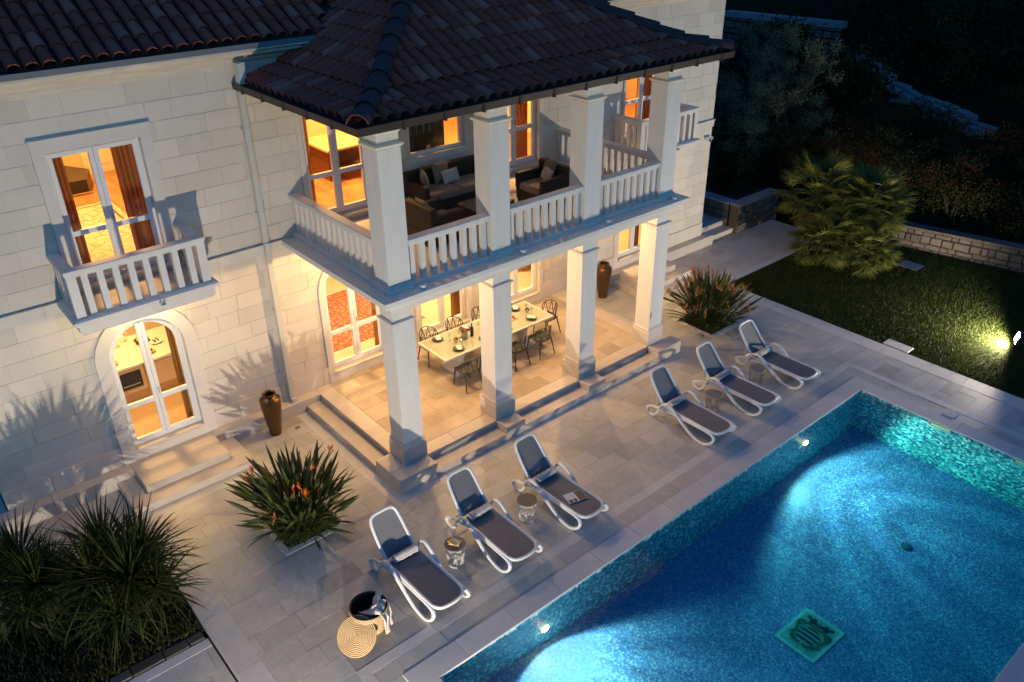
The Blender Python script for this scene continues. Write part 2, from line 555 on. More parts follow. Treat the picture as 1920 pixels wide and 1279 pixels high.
def px(p):
    d = Vector(p) - CAM
    z = d.dot(fw)
    return (960 + FPX * d.dot(rt) / z, 639.5 - FPX * d.dot(up) / z) if z > 0 else (-9999, -9999)

# ------------------------------------------------------------------ key dimensions (metres)
H, T = .306, .346           # portico floor, tread depth
YL, YW = 3.34, 3.613        # ledge front, facade plane
Z2 = 3.925                  # upper balcony floor
CX = [0.0, 2.265, 4.655, 6.967]   # pedestals' left edges
WP = .5355
XE = 7.5025                 # right end of the portico floor
XL, XR = -6.14, 13.536      # ends of the facade
PX0, PX1, PY1, PY0 = -2.22, 9.548, -4.123, -9.425   # pool
PD = -1.55                  # pool depth
WZ = -.11                   # water level
# ================================================================== THE SETTING
def struct(o):
    o['kind'] = 'structure'
    return o

def wallx(y):
    # line of the garden retaining wall
    return 17.85 + (.5 - y) * .2335

def terrain(x, y):
    dd = x - wallx(y) - 1.0
    if dd < 0:
        z = -.32
    else:
        z = .58 + .085 * dd + .10 * math.sin(x * .7 + y * .4) * min(1, dd / 3) + .07 * math.sin(y * 1.3 - x * .3) * min(1, dd / 3)
    if y > 13:
        z = max(z, -.32 + .12 * (y - 13))
    return z

xs = sorted(set([-400, -150, -60, -25, -12] + [round(v, 3) for v in np.arange(-9, 17, 2.0)] + [-3.3, 10.6] + [round(v, 3) for v in np.arange(16.2, 45, .8)] + [48, 54, 62, 80, 120, 200, 400]))
ys = sorted(set([-400, -150, -60, -30, -20, -15] + [round(v, 3) for v in np.arange(-12.5, 32, 1.0)] + [-10.6, -3.3] + [36, 42, 50, 65, 90, 150, 400]))
g = G()
for y in ys:
    for x in xs:
        g.v.append((x, y, terrain(x, y)))
nx = len(xs)
for j in range(len(ys) - 1):
    for i in range(nx - 1):
        cx, cy = (xs[i] + xs[i + 1]) / 2, (ys[j] + ys[j + 1]) / 2
        if -3.3 < cx < 10.6 and -10.6 < cy < -3.3:
            continue
        g.f.append((j * nx + i, j * nx + i + 1, (j + 1) * nx + i + 1, (j + 1) * nx + i))
struct(g.obj('ground', 'scrub', smooth='all'))

# ---------------------------------------------------------------- terrace with its slabs
BED1 = (-2.64, -1.62, -.29, .76)
BED2 = (9.05, 10.12, -.33, .74)
KS = (-4.021, -2.387, 2.663)                # kitchen landing: x0, x1, front y
FS = (9.57, 11.2, 2.663)
tg = G()
tb = -.020
for r in (rect(-8.5, 11.82, -3.26, 3.5), rect(11.82, 17.1, 1.25, 3.5), rect(-4.43, -3.08, -12.6, -3.26), rect(10.41, 11.82, -12.6, -3.26), rect(-3.08, 10.41, -12.6, -10.29)):
    for p in minus_all(r, [rect(-9, -4.43, -14, 1.4), rect(*BED1), rect(*BED2)]):
        tg.prism(p, 'z', tb - .25, tb)
terrace = struct(tg.obj('terrace', 'grout'))

def lay(region, excl, rows=(.40, .40, .30), lens=(.42, .92), joint=.0015, z=0.0, th=.018, jit=.0012):
    x0, x1, y0, y1 = region
    out = []
    y = y0
    while y < y1 - .05:
        h = random.choice(rows)
        if y + h > y1 - .12: h = y1 - y
        x = x0 - random.uniform(0, .5)
        while x < x1:
            l = random.uniform(*lens) if random.random() > .12 else h
            a, b = max(x, x0), min(x + l, x1)
            x += l
            if b - a < .03: continue
            zz = z + random.uniform(-jit, jit)
            gg = G()
            A = 0
            for p in minus_all(rect(a + joint, b - joint, y + joint, y + h - joint), excl):
                gg.prism(p, 'z', zz - th, zz)
                A += abs(area(p))
            if A > .004:
                out.append((score(gg, A), gg))
        y += h
    return out

bands = []
def band(x0, x1, y0, y1, z=.0015, along='x', step=1.3, excl=()):
    a, b = (x0, x1) if along == 'x' else (y0, y1)
    n = max(1, round((b - a) / step))
    for k in range(n):
        p, q = a + (b - a) * k / n, a + (b - a) * (k + 1) / n
        r = rect(p + .002, q - .002, y0, y1) if along == 'x' else rect(x0, x1, p + .002, q - .002)
        gg = G()
        A = 0
        for po in minus_all(r, excl):
            gg.prism(po, 'z', -.0185, z)
            A += abs(area(po))
        if A > .002: bands.append((score(gg, A), gg))

steps_ex = [rect(-T, 7.80, -T, 3.5), rect(KS[0] - T, KS[1] + T, KS[2] - T, 3.5), rect(FS[0] - T, FS[1] + T, FS[2] - T, 3.5)]
bw = .26
b_ex = [rect(-T - bw, 7.80 + bw, -T - bw, 3.5), rect(KS[0] - T - .02, KS[1] + T + .02, KS[2] - T - bw, 3.5), rect(FS[0] - T - .02, FS[1] + T + .02, FS[2] - T - bw, 3.5)]
frame1 = rect(BED1[0] - .11, BED1[1] + .11, BED1[2] - .11, BED1[3] + .11)
frame2 = rect(BED2[0] - .13, BED2[1] + .13, BED2[2] - .13, BED2[3] + .13)
leftbed = rect(-9, -4.43, -14, 1.4)
lband = rect(-4.43, -4.035, -14, 1.75)
tiles = []
tiles += lay((-8.4, 11.36, -3.263, 3.34), b_ex + [frame1, frame2, leftbed, lband])
tiles += lay((11.36, 17.0, 1.45, 3.34), [])
tiles += lay((-4.035, -3.081, -12.5, -3.263), [])
tiles += lay((10.409, 11.36, -12.5, -3.263), [])
# strip between coping and pale band
st = .373, .683, .861
for (x0, x1, y0, y1) in ((PX0 - st[1], PX1 + st[1], PY1 + st[0], PY1 + st[1]), (PX1 + st[0], PX1 + st[1], PY0, PY1 + st[0]), (PX0 - st[1], PX0 - st[0], PY0, PY1 + st[0])):
    tiles += lay((x0, x1, y0, y1), [], rows=(.31,) if x1 - x0 > 2 else (.6, .75), lens=(.5, 1.0))
pieces('paving_slab', tiles, 'pave', terrace, 'paving_field')
# pale bands
band(PX0 - st[2], PX1 + st[2], PY1 + st[1], PY1 + st[2])
band(PX1 + st[1], PX1 + st[2], PY0 - .8, PY1 + st[1], along='y')
band(PX0 - st[2], PX0 - st[1], PY0 - .8, PY1 + st[1], along='y')
band(-4.43, -4.035, -12.5, 1.75, along='y')
band(11.36, 11.82, -12.5, 1.45, along='y', step=1.0)
band(11.82, 17.0, 1.25, 1.45, step=1.0)
band(-T - bw, 7.80 + bw, -T - bw, -T)
band(-T - bw, -T, -T, 3.34, along='y')
band(7.80, 7.80 + bw, -T, 3.34, along='y')
band(KS[0] - T - .02, KS[1] + T + .02, KS[2] - T - bw, KS[2] - T)
band(FS[0] - T - .02, FS[1] + T + .02, FS[2] - T - bw, FS[2] - T)
for (b, w_) in ((BED1, .11), (BED2, .13)):
    band(b[0] - w_, b[1] + w_, b[2] - w_, b[2], z=.003)
    band(b[0] - w_, b[1] + w_, b[3], b[3] + w_, z=.003)
    band(b[0] - w_, b[0], b[2], b[3], along='y', z=.003)
    band(b[1], b[1] + w_, b[2], b[3], along='y', z=.003)
pieces('border_slab', bands, 'band', terrace, 'border_field')

MAT['darkrock'] = mat('dark_edging_stone', (.06, .055, .048), rough=.9, var=.3, vscale=9, rnd=.3, bump=.5, bscale=25)
# lower path, bottom left
g = G().box(-9, -4.46, -13, -1.11, -.45, -.135)
path = struct(g.obj('path', 'grout'))
pieces('paving_slab', lay((-9, -4.46, -13, -1.30), [], z=-.115), 'pave', path, 'paving_field')
bands = []
band(-9, -4.46, -1.295, -1.12, z=-.11)
for s, q in bands:
    q.v = [(x, y, z - .0 if z < -.1 else z) for x, y, z in q.v]
pieces('border_slab', [(s, G().box(min(v[0] for v in q.v), max(v[0] for v in q.v), -1.295, -1.12, -.14, -.112)) for s, q in bands], 'band', path, 'border_field')

# planting bed, bottom left
bed = struct(G().prism([(-.92, -.3), (1.39, -.3), (1.39, -.035), (.4, -.035), (-.92, -.11)], 'x', -9, -4.445).obj('planting_bed', 'soil'))
gg = []
x = -9
while x < -4.5:
    l = random.uniform(.22, .5)
    a, b = x, min(x + l, -4.445)
    q = G().cbox(a + .006, b - .006, -1.105 + random.uniform(0, .02), -.92, -.26, -.085 + random.uniform(-.012, .012), .012)
    q.v = [(vx + random.uniform(-.008, .008), vy + random.uniform(-.006, .012), vz) for vx, vy, vz in q.v]
    gg.append((1, q))
    x += l
pieces('edging_stone', gg, 'darkrock', bed, 'edging')
for nm, b in (('flower_bed', BED1), ('flower_bed', BED2)):
    q = G()
    n = 14
    for j in range(n + 1):
        for i in range(n + 1):
            q.v.append((b[0] + (b[1] - b[0]) * i / n, b[2] + (b[3] - b[2]) * j / n, -.02 + random.uniform(0, .05)))
    for j in range(n):
        for i in range(n):
            q.f.append((j * (n + 1) + i, j * (n + 1) + i + 1, (j + 1) * (n + 1) + i + 1, (j + 1) * (n + 1) + i))
    struct(q.obj(nm, 'soil'))

# ---------------------------------------------------------------- pool
g = G()
t_ = .25
zt = -.035
PF = [(PX0 - t_, -1.05), (3.0, -1.66), (5.2, -1.90), (PX1 + t_, -1.93)]      # the floor falls towards the far end
def pz(x):
    for (a, za), (b, zb) in zip(PF[:-1], PF[1:]):
        if x <= b:
            return za + (zb - za) * (x - a) / (b - a)
    return PF[-1][1]
q = G()
q.prism([(a, z) for a, z in PF] + [(a, z - .2) for a, z in PF[::-1]], 'y', PY0 - t_, PY1 + t_)
pool = struct(q.obj('pool_basin', 'mosaic'))
PD = -2.1
for (x0, x1, y0, y1) in ((PX0 - t_, PX1 + t_, PY1, PY1 + t_), (PX0 - t_, PX1 + t_, PY0 - t_, PY0), (PX0 - t_, PX0, PY0, PY1)):
    G().box(x0, x1, y0, y1, PD + .001, zt).obj('pool_wall', 'mosaicw', pool)
# far wall with the two skimmer mouths left open
SK = (-5.92, -7.62)
q = G()
for p in minus_all(rect(PY0, PY1, PD + .001, zt), [rect(s - .24, s + .24, -.17, 0) for s in SK]):
    q.prism(p, 'x', PX1, PX1 + t_)
q.obj('pool_wall', 'mosaicw', pool)
cop = []
def coping(x0, x1, y0, y1, along):
    a, b = (x0, x1) if along == 'x' else (y0, y1)
    n = round((b - a) / .98)
    for k in range(n):
        p, r_ = a + (b - a) * k / n, a + (b - a) * (k + 1) / n
        q = G()
        if along == 'x': q.cbox(p + .0015, r_ - .0015, y0, y1, -.034, .006, .006)
        else: q.cbox(x0, x1, p + .0015, r_ - .0015, -.034, .006, .006)
        cop.append((score(q, .36), q))
c_, l_ = .373, .022
coping(PX0 - c_, PX1 + c_, PY1 - l_, PY1 + c_, 'x')
coping(PX0 - c_, PX1 + c_, PY0 - c_, PY0 + l_, 'x')
coping(PX1 - l_, PX1 + c_, PY0 + l_, PY1 - l_, 'y')
coping(PX0 - c_, PX0 + l_, PY0 + l_, PY1 - l_, 'y')
pieces('coping_stone', cop, 'coping', pool, 'coping_field')
# near-side paving beyond the pool
# water: one closed sheet surface with fine ripples
m, nt_, b_ = newmat('pool_water')
b_.inputs['Base Color'].default_value = (.86, .97, 1.0, 1)
b_.inputs['Roughness'].default_value = 0.0
b_.inputs['IOR'].default_value = 1.33
b_.inputs['Transmission Weight'].default_value = 1.0
bn = nn(nt_, 'ShaderNodeBump')
bn.inputs['Strength'].default_value = .05
bn.inputs['Distance'].default_value = .02
nt_.links.new(noise_fac(nt_, 3.0, detail=3, dist=.6), bn.inputs['Height'])
nt_.links.new(bn.outputs[0], b_.inputs['Normal'])
MAT['water'] = m
va = nn(nt_, 'ShaderNodeVolumeAbsorption')
va.inputs['Color'].default_value = (.0, .90, .955, 1)
va.inputs['Density'].default_value = .45
nt_.links.new(va.outputs[0], nt_.nodes['Material Output'].inputs['Volume'])
b_.inputs['Base Color'].default_value = (1, 1, 1, 1)
# a closed body of water whose sides and bottom are bedded in the basin
q = G().box(PX0 - .06, PX1 + .06, PY0 - .06, PY1 + .06, -2.02, WZ)
me = q.mesh('water', 'water')
struct(link('water', me))

# pool fittings
def underwater_lamp(x, z, label, px_):
    t = thing('pool_lamp', label, 'pool lamp', (x, PY1, z), group='lamps in the pool wall')
    q = G().lathe([(.0, 0), (.09, .0), (.10, .008), (.10, .03)], 20)
    q.v = [(a, .03 - c, b) for a, b, c in q.v]
    q.obj('lamp_rim', 'steel', t, smooth=True)
    q = G().lathe([(.0, .034), (.035, .030), (.06, .018), (.075, .006), (.078, 0)][::-1], 20)
    q.v = [(a, -.004 - c, b) for a, b, c in q.v]
    q.obj('lens', 'plamp', t, smooth=True)
    l = bpy.data.lights.new('pool_light', 'SPOT')
    l.energy = px_
    l.color = (1.0, .95, .74)
    l.spot_size = R(146)
    l.spot_blend = .3
    l.shadow_soft_size = .03
    l.use_nodes = True
    ln = l.node_tree
    em = ln.nodes['Emission']
    tc = nn(ln, 'ShaderNodeTexCoord')
    nz = nn(ln, 'ShaderNodeTexNoise')
    nz.inputs['Scale'].default_value = 5
    nz.inputs['Detail'].default_value = 2
    nz.inputs['Distortion'].default_value = 1.2
    wv = nn(ln, 'ShaderNodeTexWave', wave_type='RINGS', rings_direction='Z')
    wv.inputs['Scale'].default_value = 1.25
    wv.inputs['Distortion'].default_value = 1.2
    wv.inputs['Detail'].default_value = 2
    wv.inputs['Detail Scale'].default_value = 1.6
    ln.links.new(tc.outputs['Normal'], wv.inputs['Vector'])
    ln.links.new(tc.outputs['Normal'], nz.inputs['Vector'])
    sx_ = nn(ln, 'ShaderNodeSeparateXYZ')
    ln.links.new(tc.outputs['Normal'], sx_.inputs[0])
    mr = nn(ln, 'ShaderNodeMapRange')
    mr.inputs['From Min'].default_value = -.85
    mr.inputs['From Max'].default_value = -.15
    mr.inputs['To Min'].default_value = .40
    mr.inputs['To Max'].default_value = 1.15
    ln.links.new(sx_.outputs['Y'], mr.inputs['Value'])
    rn = nn(ln, 'ShaderNodeTexNoise')
    rn.inputs['Scale'].default_value = 9
    rn.inputs['Detail'].default_value = 3
    rn.inputs['Distortion'].default_value = 1.5
    ln.links.new(tc.outputs['Normal'], rn.inputs['Vector'])
    rg = mth(ln, 'POWER', mth(ln, 'SUBTRACT', 1.0, mth(ln, 'MULTIPLY', mth(ln, 'ABSOLUTE', mth(ln, 'SUBTRACT', rn.outputs['Fac'], .5)), 5.0), clamp=True), 2.0)
    st_ = mth(ln, 'ADD', mth(ln, 'MULTIPLY', mth(ln, 'MULTIPLY', mth(ln, 'POWER', wv.outputs['Fac'], 1.4), nz.outputs['Fac']), .8), .55)
    ln.links.new(mth(ln, 'MULTIPLY', mth(ln, 'ADD', st_, mth(ln, 'MULTIPLY', rg, .45)), mr.outputs[0]), em.inputs['Strength'])
    lo = bpy.data.objects.new('pool_light', l)
    COL.objects.link(lo)
    lo.parent = t
    lo.location = (0, -.05, 0)
    lo.rotation_euler = (R(90 - 14), 0, R(180))
    return t
underwater_lamp(-.10, -.80, 'glowing round lamp in the pool wall nearest the wicker basket', 680)
underwater_lamp(7.45, -.80, 'glowing round lamp in the pool wall near the far corner', 680)
t = thing('return_inlet', 'pale round water inlet in the pool wall midway between the lamps', 'inlet', (3.64, PY1, -.79))
q = G().lathe([(0, 0), (.085, .0), (.10, .012), (.09, .03), (.05, .03), (.035, .012)], 16)
q.v = [(a, -c + .005, b) for a, b, c in q.v]
q.obj('collar', 'white', t, smooth=True)
q = G().lathe([(0, .0), (.036, .0), (.03, .03), (0, .036)], 12)
q.v = [(a, -c + .002, b) for a, b, c in q.v]
q.obj('nozzle', 'white', t, smooth=True)
for s, lb in zip(SK, ('pale skimmer mouth below the coping nearest the pool corner', 'pale skimmer mouth below the coping at the right picture edge')):
    t = thing('skimmer', lb, 'skimmer', (PX1, s, -.17), group='skimmers in the far pool wall')
    fr = G()
    fr.box(-.012, .2, -.24, -.215, .0, .135).box(-.012, .2, .215, .24, .0, .135).box(-.012, .2, -.215, .215, .0, .02).box(.18, .2, -.215, .215, .02, .135)
    fr.obj('throat', 'white', t)
    G().box(.02, .035, -.21, .21, .03, .10).obj('weir_flap', mat('skimmer_flap', (.75, .70, .42), rough=.4), t)
t = thing('floor_drain', 'small round drain cover on the pool floor', 'drain', (6.85, -6.82, pz(6.85)))
G().lathe([(0, .0), (.105, 0), (.105, .012), (.09, .02), (0, .022)], 24).obj('cover', mat('drain_cover', (.03, .12, .16), rough=.4), t, smooth=True)
q = G()
for k in range(10):
    a = k * math.pi / 5
    q.box(.085 * math.cos(a) - .012, .085 * math.cos(a) + .012, .085 * math.sin(a) - .012, .085 * math.sin(a) + .012, .018, .024)
q.obj('grille', 'black', t)
t = thing('access_cover', 'square pale stone access cover beside the far coping', 'cover', (10.07, -5.9, 0))
G().cbox(-.13, .13, -.13, .13, -.01, .012, .004).obj('lid', 'coping', t)
G().lathe([(0, .012), (.014, .012), (.014, .014), (0, .014)], 10).obj('lift_hole', 'black', t)
t = thing('terrace_spotlight', 'round recessed uplight in the paving below the portico corner step', 'uplight', (-.80, 2.93, 0))
G().lathe([(.0, .001), (.055, .001), (.06, .005), (.04, .008), (.038, .004), (0, .004)], 20).obj('rim', 'steel', t, smooth=True)
G().lathe([(.0, .004), (.036, .004), (.0, .006)], 20).obj('lens', 'clearglass', t)

# ---------------------------------------------------------------- crest panel on the pool floor
EX, EY = 3.56, -6.80
t = thing('mosaic_panel', 'square mosaic panel on the pool floor with striped crest and crown', 'mosaic', (EX, EY, pz(EX) + .004))
t.rotation_euler.y = math.atan((pz(3.2) - pz(3.9)) / .7)
teal = mat('crest_field', (.13, .40, .37), rough=.3, var=.08)
pale = mat('crest_border', (.30, .60, .55), rough=.3, var=.06, rnd=.08)
ink = mat('crest_dark', (.035, .014, .02), rough=.3)
ochre = mat('crest_scroll', (.04, .095, .03), rough=.3, var=.3, vscale=30)
gold_ = mat('crest_gold', (.20, .20, .04), rough=.3, var=.2)
E_ = .50
EU = .372
G().box(-E_, E_, -EU, EU, .0, .005).obj('field', teal, t)
q = G().box(-.076, -.0, 0, .05, .001, .009)
bt = G().box(-.024, .024, -.03, .03, .001, .009).mesh('border_tile', pale)
for k in range(18):
    s = -E_ + .028 + k * (2 * E_ - .056) / 17
    for y in (-EU + .03, EU - .03):
        link('border_tile', bt, t, Matrix.Translation((s, y, 0)))
for k in range(1, 13):
    s = -EU + .028 + k * (2 * EU - .056) / 13
    for x in (-E_ + .03, E_ - .03):
        link('border_tile', bt, t, Matrix.Translation((x, s, 0)) @ Matrix.Rotation(R(90), 4, 'Z'))
# crest, drawn upright in local (u right, v up) then turned so that its top points along +X
CR = Matrix.Rotation(R(-90), 4, 'Z')
def crest(name, polys, m, z0, z1):
    q = G()
    for po in polys:
        if area(po) < 0: po = po[::-1]
        q.prism(po, 'z', z0, z1)
    q.v = [tuple(CR @ Vector((v[0] * 1.12, v[1] * 1.15, v[2]))) for v in q.v]
    q.obj(name, m, t)
sh = [(.17 * math.cos(a), .17 * math.sin(a) * (1.0 if math.sin(a) > 0 else 1.2) - .04) for a in np.linspace(0, 2 * math.pi, 33)[:-1]]
crest('shield', [sh], teal, .006, .010)
stripes = []
for k in range(4):
    v0 = .075 - k * .088
    po = [(-.3, v0 - .02), (-.1, v0 + .012), (.1, v0 + .012), (.3, v0 - .02), (.3, v0 + .032), (.1, v0 + .064), (-.1, v0 + .064), (-.3, v0 + .032)]
    for sg in ((po[0], po[1], po[6], po[7]), (po[1], po[2], po[5], po[6]), (po[2], po[3], po[4], po[5])):
        r_ = list(sg)
        for i in range(len(sh)):
            r_ = clip(r_, sh[i], sh[(i + 1) % len(sh)], True)
            if len(r_) < 3: break
        if len(r_) >= 3: stripes.append(r_)
crest('stripe_field', stripes, ink, .010, .013)
def band2(pts, w_):
    out = []
    P = cr([(*p, 0) for p in pts], 6)
    for a, b in zip(P[:-1], P[1:]):
        d = (b - a).normalized()
        n_ = Vector((-d.y, d.x, 0)) * w_ / 2
        out.append([tuple((a - n_)[:2]), tuple((b - n_)[:2]), tuple((b + n_)[:2]), tuple((a + n_)[:2])])
    return out
crest('shield_rim', band2([(.183 * math.cos(a), .183 * math.sin(a) * (1.0 if math.sin(a) > 0 else 1.2) - .04) for a in np.linspace(0, 2 * math.pi, 20)], .016), gold_, .013, .016)
scr = []
for sx in (-1, 1):
    scr += band2([(sx * .15, .12), (sx * .20, .17), (sx * .26, .13), (sx * .25, .07), (sx * .21, .07), (sx * .215, .11)], .05)
    scr += band2([(sx * .25, .07), (sx * .22, .0), (sx * .20, -.08), (sx * .22, -.14), (sx * .19, -.18)], .045)
    scr += band2([(sx * .19, -.18), (sx * .12, -.25), (sx * .04, -.27), (sx * .05, -.23)], .04)
    scr += band2([(sx * .12, -.22), (sx * .18, -.24), (sx * .2, -.21)], .032)
crest('scroll_work', scr, ochre, .0165, .019)
crown = band2([(-.15, .19), (0, .165), (.15, .19)], .05)
crest('crown_band', crown, ochre, .006, .012)
balls = []
for k, (u, v) in enumerate([(-.19, .30), (-.14, .27), (-.10, .30), (-.055, .25), (.055, .25), (.10, .30), (.14, .27), (.19, .30), (0, .235), (-.12, .235), (.12, .235)]):
    balls.append([(u + .038 * math.cos(a), v + .034 * math.sin(a)) for a in np.linspace(0, 2 * math.pi, 9)[:-1]])
crest('crown_arch', balls, ink, .0125, .015)
crest('crown_cross', [[(-.008, .26), (.008, .26), (.008, .345), (-.008, .345)], [(-.025, .305), (.025, .305), (.025, .32), (-.025, .32)]], gold_, .0155, .018)
sp = []
for a in (R(20), R(160), R(200), R(-20), R(-90), R(-60), R(-120)):
    d = Vector((math.cos(a), math.sin(a), 0))
    n_ = Vector((-d.y, d.x, 0))
    c0 = d * .25 + Vector((0, -.06, 0))
    sp.append([tuple((c0 - n_ * .012)[:2]), tuple((c0 + d * .09)[:2]), tuple((c0 + n_ * .012)[:2])])
crest('spear_points', sp, gold_, .0195, .022)

# ---------------------------------------------------------------- lawn
q = G()
q.prism([(11.822, -13), (wallx(-13) - .02, -13), (wallx(1.25) - .02, 1.25), (11.822, 1.25)], 'z', -.3, -.035)
struct(q.obj('lawn', 'lawnsoil'))
def blades(n, fx, hmin, hmax, wd, name, label, m):
    P = fx(n)
    a = rng.uniform(0, 2 * np.pi, n)
    h = rng.uniform(hmin, hmax, n)
    lean = rng.uniform(.1, .7, n) * h
    la = rng.uniform(0, 2 * np.pi, n)
    d = np.stack([np.cos(a), np.sin(a), np.zeros(n)], 1) * wd
    tip = P + np.stack([np.cos(la) * lean, np.sin(la) * lean, h], 1)
    V = np.stack([P - d, P + d, tip], 1).reshape(-1, 3)
    me = bpy.data.meshes.new(name)
    me.from_pydata(V.tolist(), [], np.arange(3 * n).reshape(-1, 3).tolist())
    me.materials.append(MAT[m])
    o = link(name, me)
    tag(o, label, 'grass', kind='stuff')
    return o
def lawnpts(n):
    y = rng.uniform(-9.5, 1.2, n)
    x = 11.85 + rng.random(n) * (17.85 + (.5 - y) * .2335 - 11.9)
    keep = ~((x > 11.86) & (x < 12.22) & (y > -4.05) & (y < -3.35))
    x, y = x[keep], y[keep]
    return np.stack([x, y, np.full(len(x), -.036)], 1)[:n]
def blades_safe(n, fx, *a):
    P = fx(n)
    return blades(len(P), lambda k: P, *a)
blades_safe(90000, lawnpts, .03, .085, .006, 'grass', 'short dark lawn grass beside the pool terrace', 'grass')
t = thing('stepping_slab', 'pale rectangular stone slab set in the lawn beside the kerb', 'slab', (12.04, -3.7, 0))
G().cbox(-.16, .16, -.32, .32, -.04, .006, .006).obj('slab', 'band', t)
t = thing('stepping_slab', 'weathered square slab in the grass below the stone wall', 'slab', (16.9, -1.55, 0), group='slabs set in the lawn')
G().cbox(-.24, .24, -.3, .3, -.04, .006, .006).obj('slab', 'concrete', t)

# ---------------------------------------------------------------- garden retaining wall, planter, far walls
def stone(q, a, b, h0, h1, off, th, frm):
    # a rough stone between lengths a..b and heights h0..h1, standing proud of the core by off
    j = lambda s=.02: random.uniform(-s, s)
    bz = .025
    pts = []
    for (l, h) in ((a + bz, h0 + bz), (b - bz, h0 + bz), (b - bz, h1 - bz), (a + bz, h1 - bz)):
        pts.append((l + j(.015), -off - th + j(.012), h + j(.015)))
    for (l, h) in ((a, h0), (b, h0), (b, h1), (a, h1)):
        pts.append((l, -off - th * .45 + j(.006), h))
    for (l, h) in ((a, h0), (b, h0), (b, h1), (a, h1)):
        pts.append((l, .0, h))
    q.add([tuple(frm @ Vector(p)) for p in pts],
          [(0, 1, 2, 3)] + [(i, 4 + i, 4 + (i + 1) % 4, (i + 1) % 4) for i in range(4)] + [(4 + i, 8 + i, 8 + (i + 1) % 4, 4 + (i + 1) % 4) for i in range(4)])

def stone_wall(name, label, A, B, z0, h, th, cap, gap=.008, smin=.18, smax=.42, rmin=.13, rmax=.22, m='rock', capm='concrete', maxn=300, cat='wall', capth=.07, group=None, corem='soil'):
    A, B = Vector((*A, z0)), Vector((*B, z0))
    d = (B - A)
    L = d.length
    d.normalize()
    n_ = Vector((d.y, -d.x, 0))      # visible side = -local y
    frm = Matrix(((d.x, -n_.x, 0, A.x), (d.y, -n_.y, 0, A.y), (0, 0, 1, z0), (0, 0, 0, 1)))
    t = thing(name, label, cat, (0, 0, 0), group=group)
    t.location = A
    inv = Matrix.Translation(-A)
    q = G().box(0, L, .0, th, -.35, h)
    q.v = [tuple(inv @ frm @ Vector(v)) for v in q.v]
    q.obj('core', corem, t)
    it = []
    z = -.05
    while z < h - .03:
        r_ = random.uniform(rmin, rmax)
        if z + r_ > h - .06: r_ = h - z
        x = -random.uniform(0, .2)
        while x < L:
            l = random.uniform(smin, smax)
            a, b = max(x, 0), min(x + l, L)
            x += l
            if b - a < .05: continue
            q = G()
            stone(q, a + gap, b - gap, z + gap, z + r_ - gap, .0, random.uniform(.03, .075), inv @ frm)
            it.append((score(G().merge(q, Matrix.Translation(A)), l * r_), q))
        z += r_
    pieces('stone', it, m, t, 'stone_field', maxn)
    if cap:
        x = 0
        while x < L:
            l = min(1.1, L - x)
            q = G().cbox(x + .003, x + l - .003, -cap, th + .05, h + .001, h + capth, .01)
            q.v = [tuple(inv @ frm @ Vector(v)) for v in q.v]
            q.obj('cap_stone', capm, t)
            x += l
    return t
stone_wall('retaining_wall', 'low rubble stone wall with flat cap behind the lawn', (wallx(2.6), 2.6), (wallx(-8.6), -8.6), -.05, .66, .3, .06, smin=.14, smax=.5, rmin=.10, rmax=.27, maxn=150, gap=.011, capm='rock')
q = G().prism([(wallx(-8.6) + .29, -8.6), (wallx(-8.6) + 1.9, -8.6), (wallx(2.6) + 1.9, 2.6), (wallx(2.6) + .29, 2.6)], 'z', -.4, .565)
struct(q.obj('hedge_soil', 'scrub'))
# raised stone planter behind the house corner
stone_wall('stone_planter', 'raised rubble stone planter beyond the house corner', (15.12, 5.6), (15.12, 3.80), .28, .6, .3, .05, maxn=60, cat='planter', group='raised stone planters', corem='rock')
stone_wall('stone_planter', 'rubble stone front of the raised planter beside the far path', (15.12, 3.42), (17.3, 3.42), -.02, .9, .3, .05, maxn=60, cat='planter', group='raised stone planters', corem='rock')
q = G().box(15.42, 17.3, 3.74, 6.5, .2, .84)
struct(q.obj('planter_soil', 'soil'))
# side terrace and steps by the house corner
side2 = struct(G().box(-8.4, XL - .02, YW + .03, 9.5, -.3, .283).obj('side_terrace', 'band'))
side = struct(G().box(13.56, 15.1, 3.92, 9.5, -.2, .283).obj('side_terrace', 'grout'))
pieces('paving_slab', lay((13.56, 15.1, 3.92, 9.5), [], z=.303), 'pave', side, 'paving_field')
q = G().cbox(13.845, 15.1, 3.52, 3.915, -.1, .153, .008)
t = thing('garden_step', 'shallow stone steps leading round the house corner', 'steps', (13.9, 3.6, 0))
q.v = [(a - 13.9, b - 3.6, c) for a, b, c in q.v]
q.obj('tread', 'step', t)
q = G().cbox(13.845, 15.1, 3.917, 4.0, -.1, .31, .008)
q.v = [(a - 13.9, b - 3.6, c) for a, b, c in q.v]
q.obj('nosing', 'step', t)
# ================================================================== THE VILLA
villa = thing('villa', 'two storey pale limestone villa with columned portico and clay tile roof', 'house', (0, 0, 0))
vpart = lambda q, name, m, parent=None, smooth=False: q.obj(name, m, parent or villa, smooth)

def arch(cx, half, z0, spring, n=16):
    return [(cx - half, z0), (cx + half, z0)] + [(cx + half * math.cos(a), spring + half * math.sin(a)) for a in np.linspace(0, math.pi, n)]

SPR = 2.48
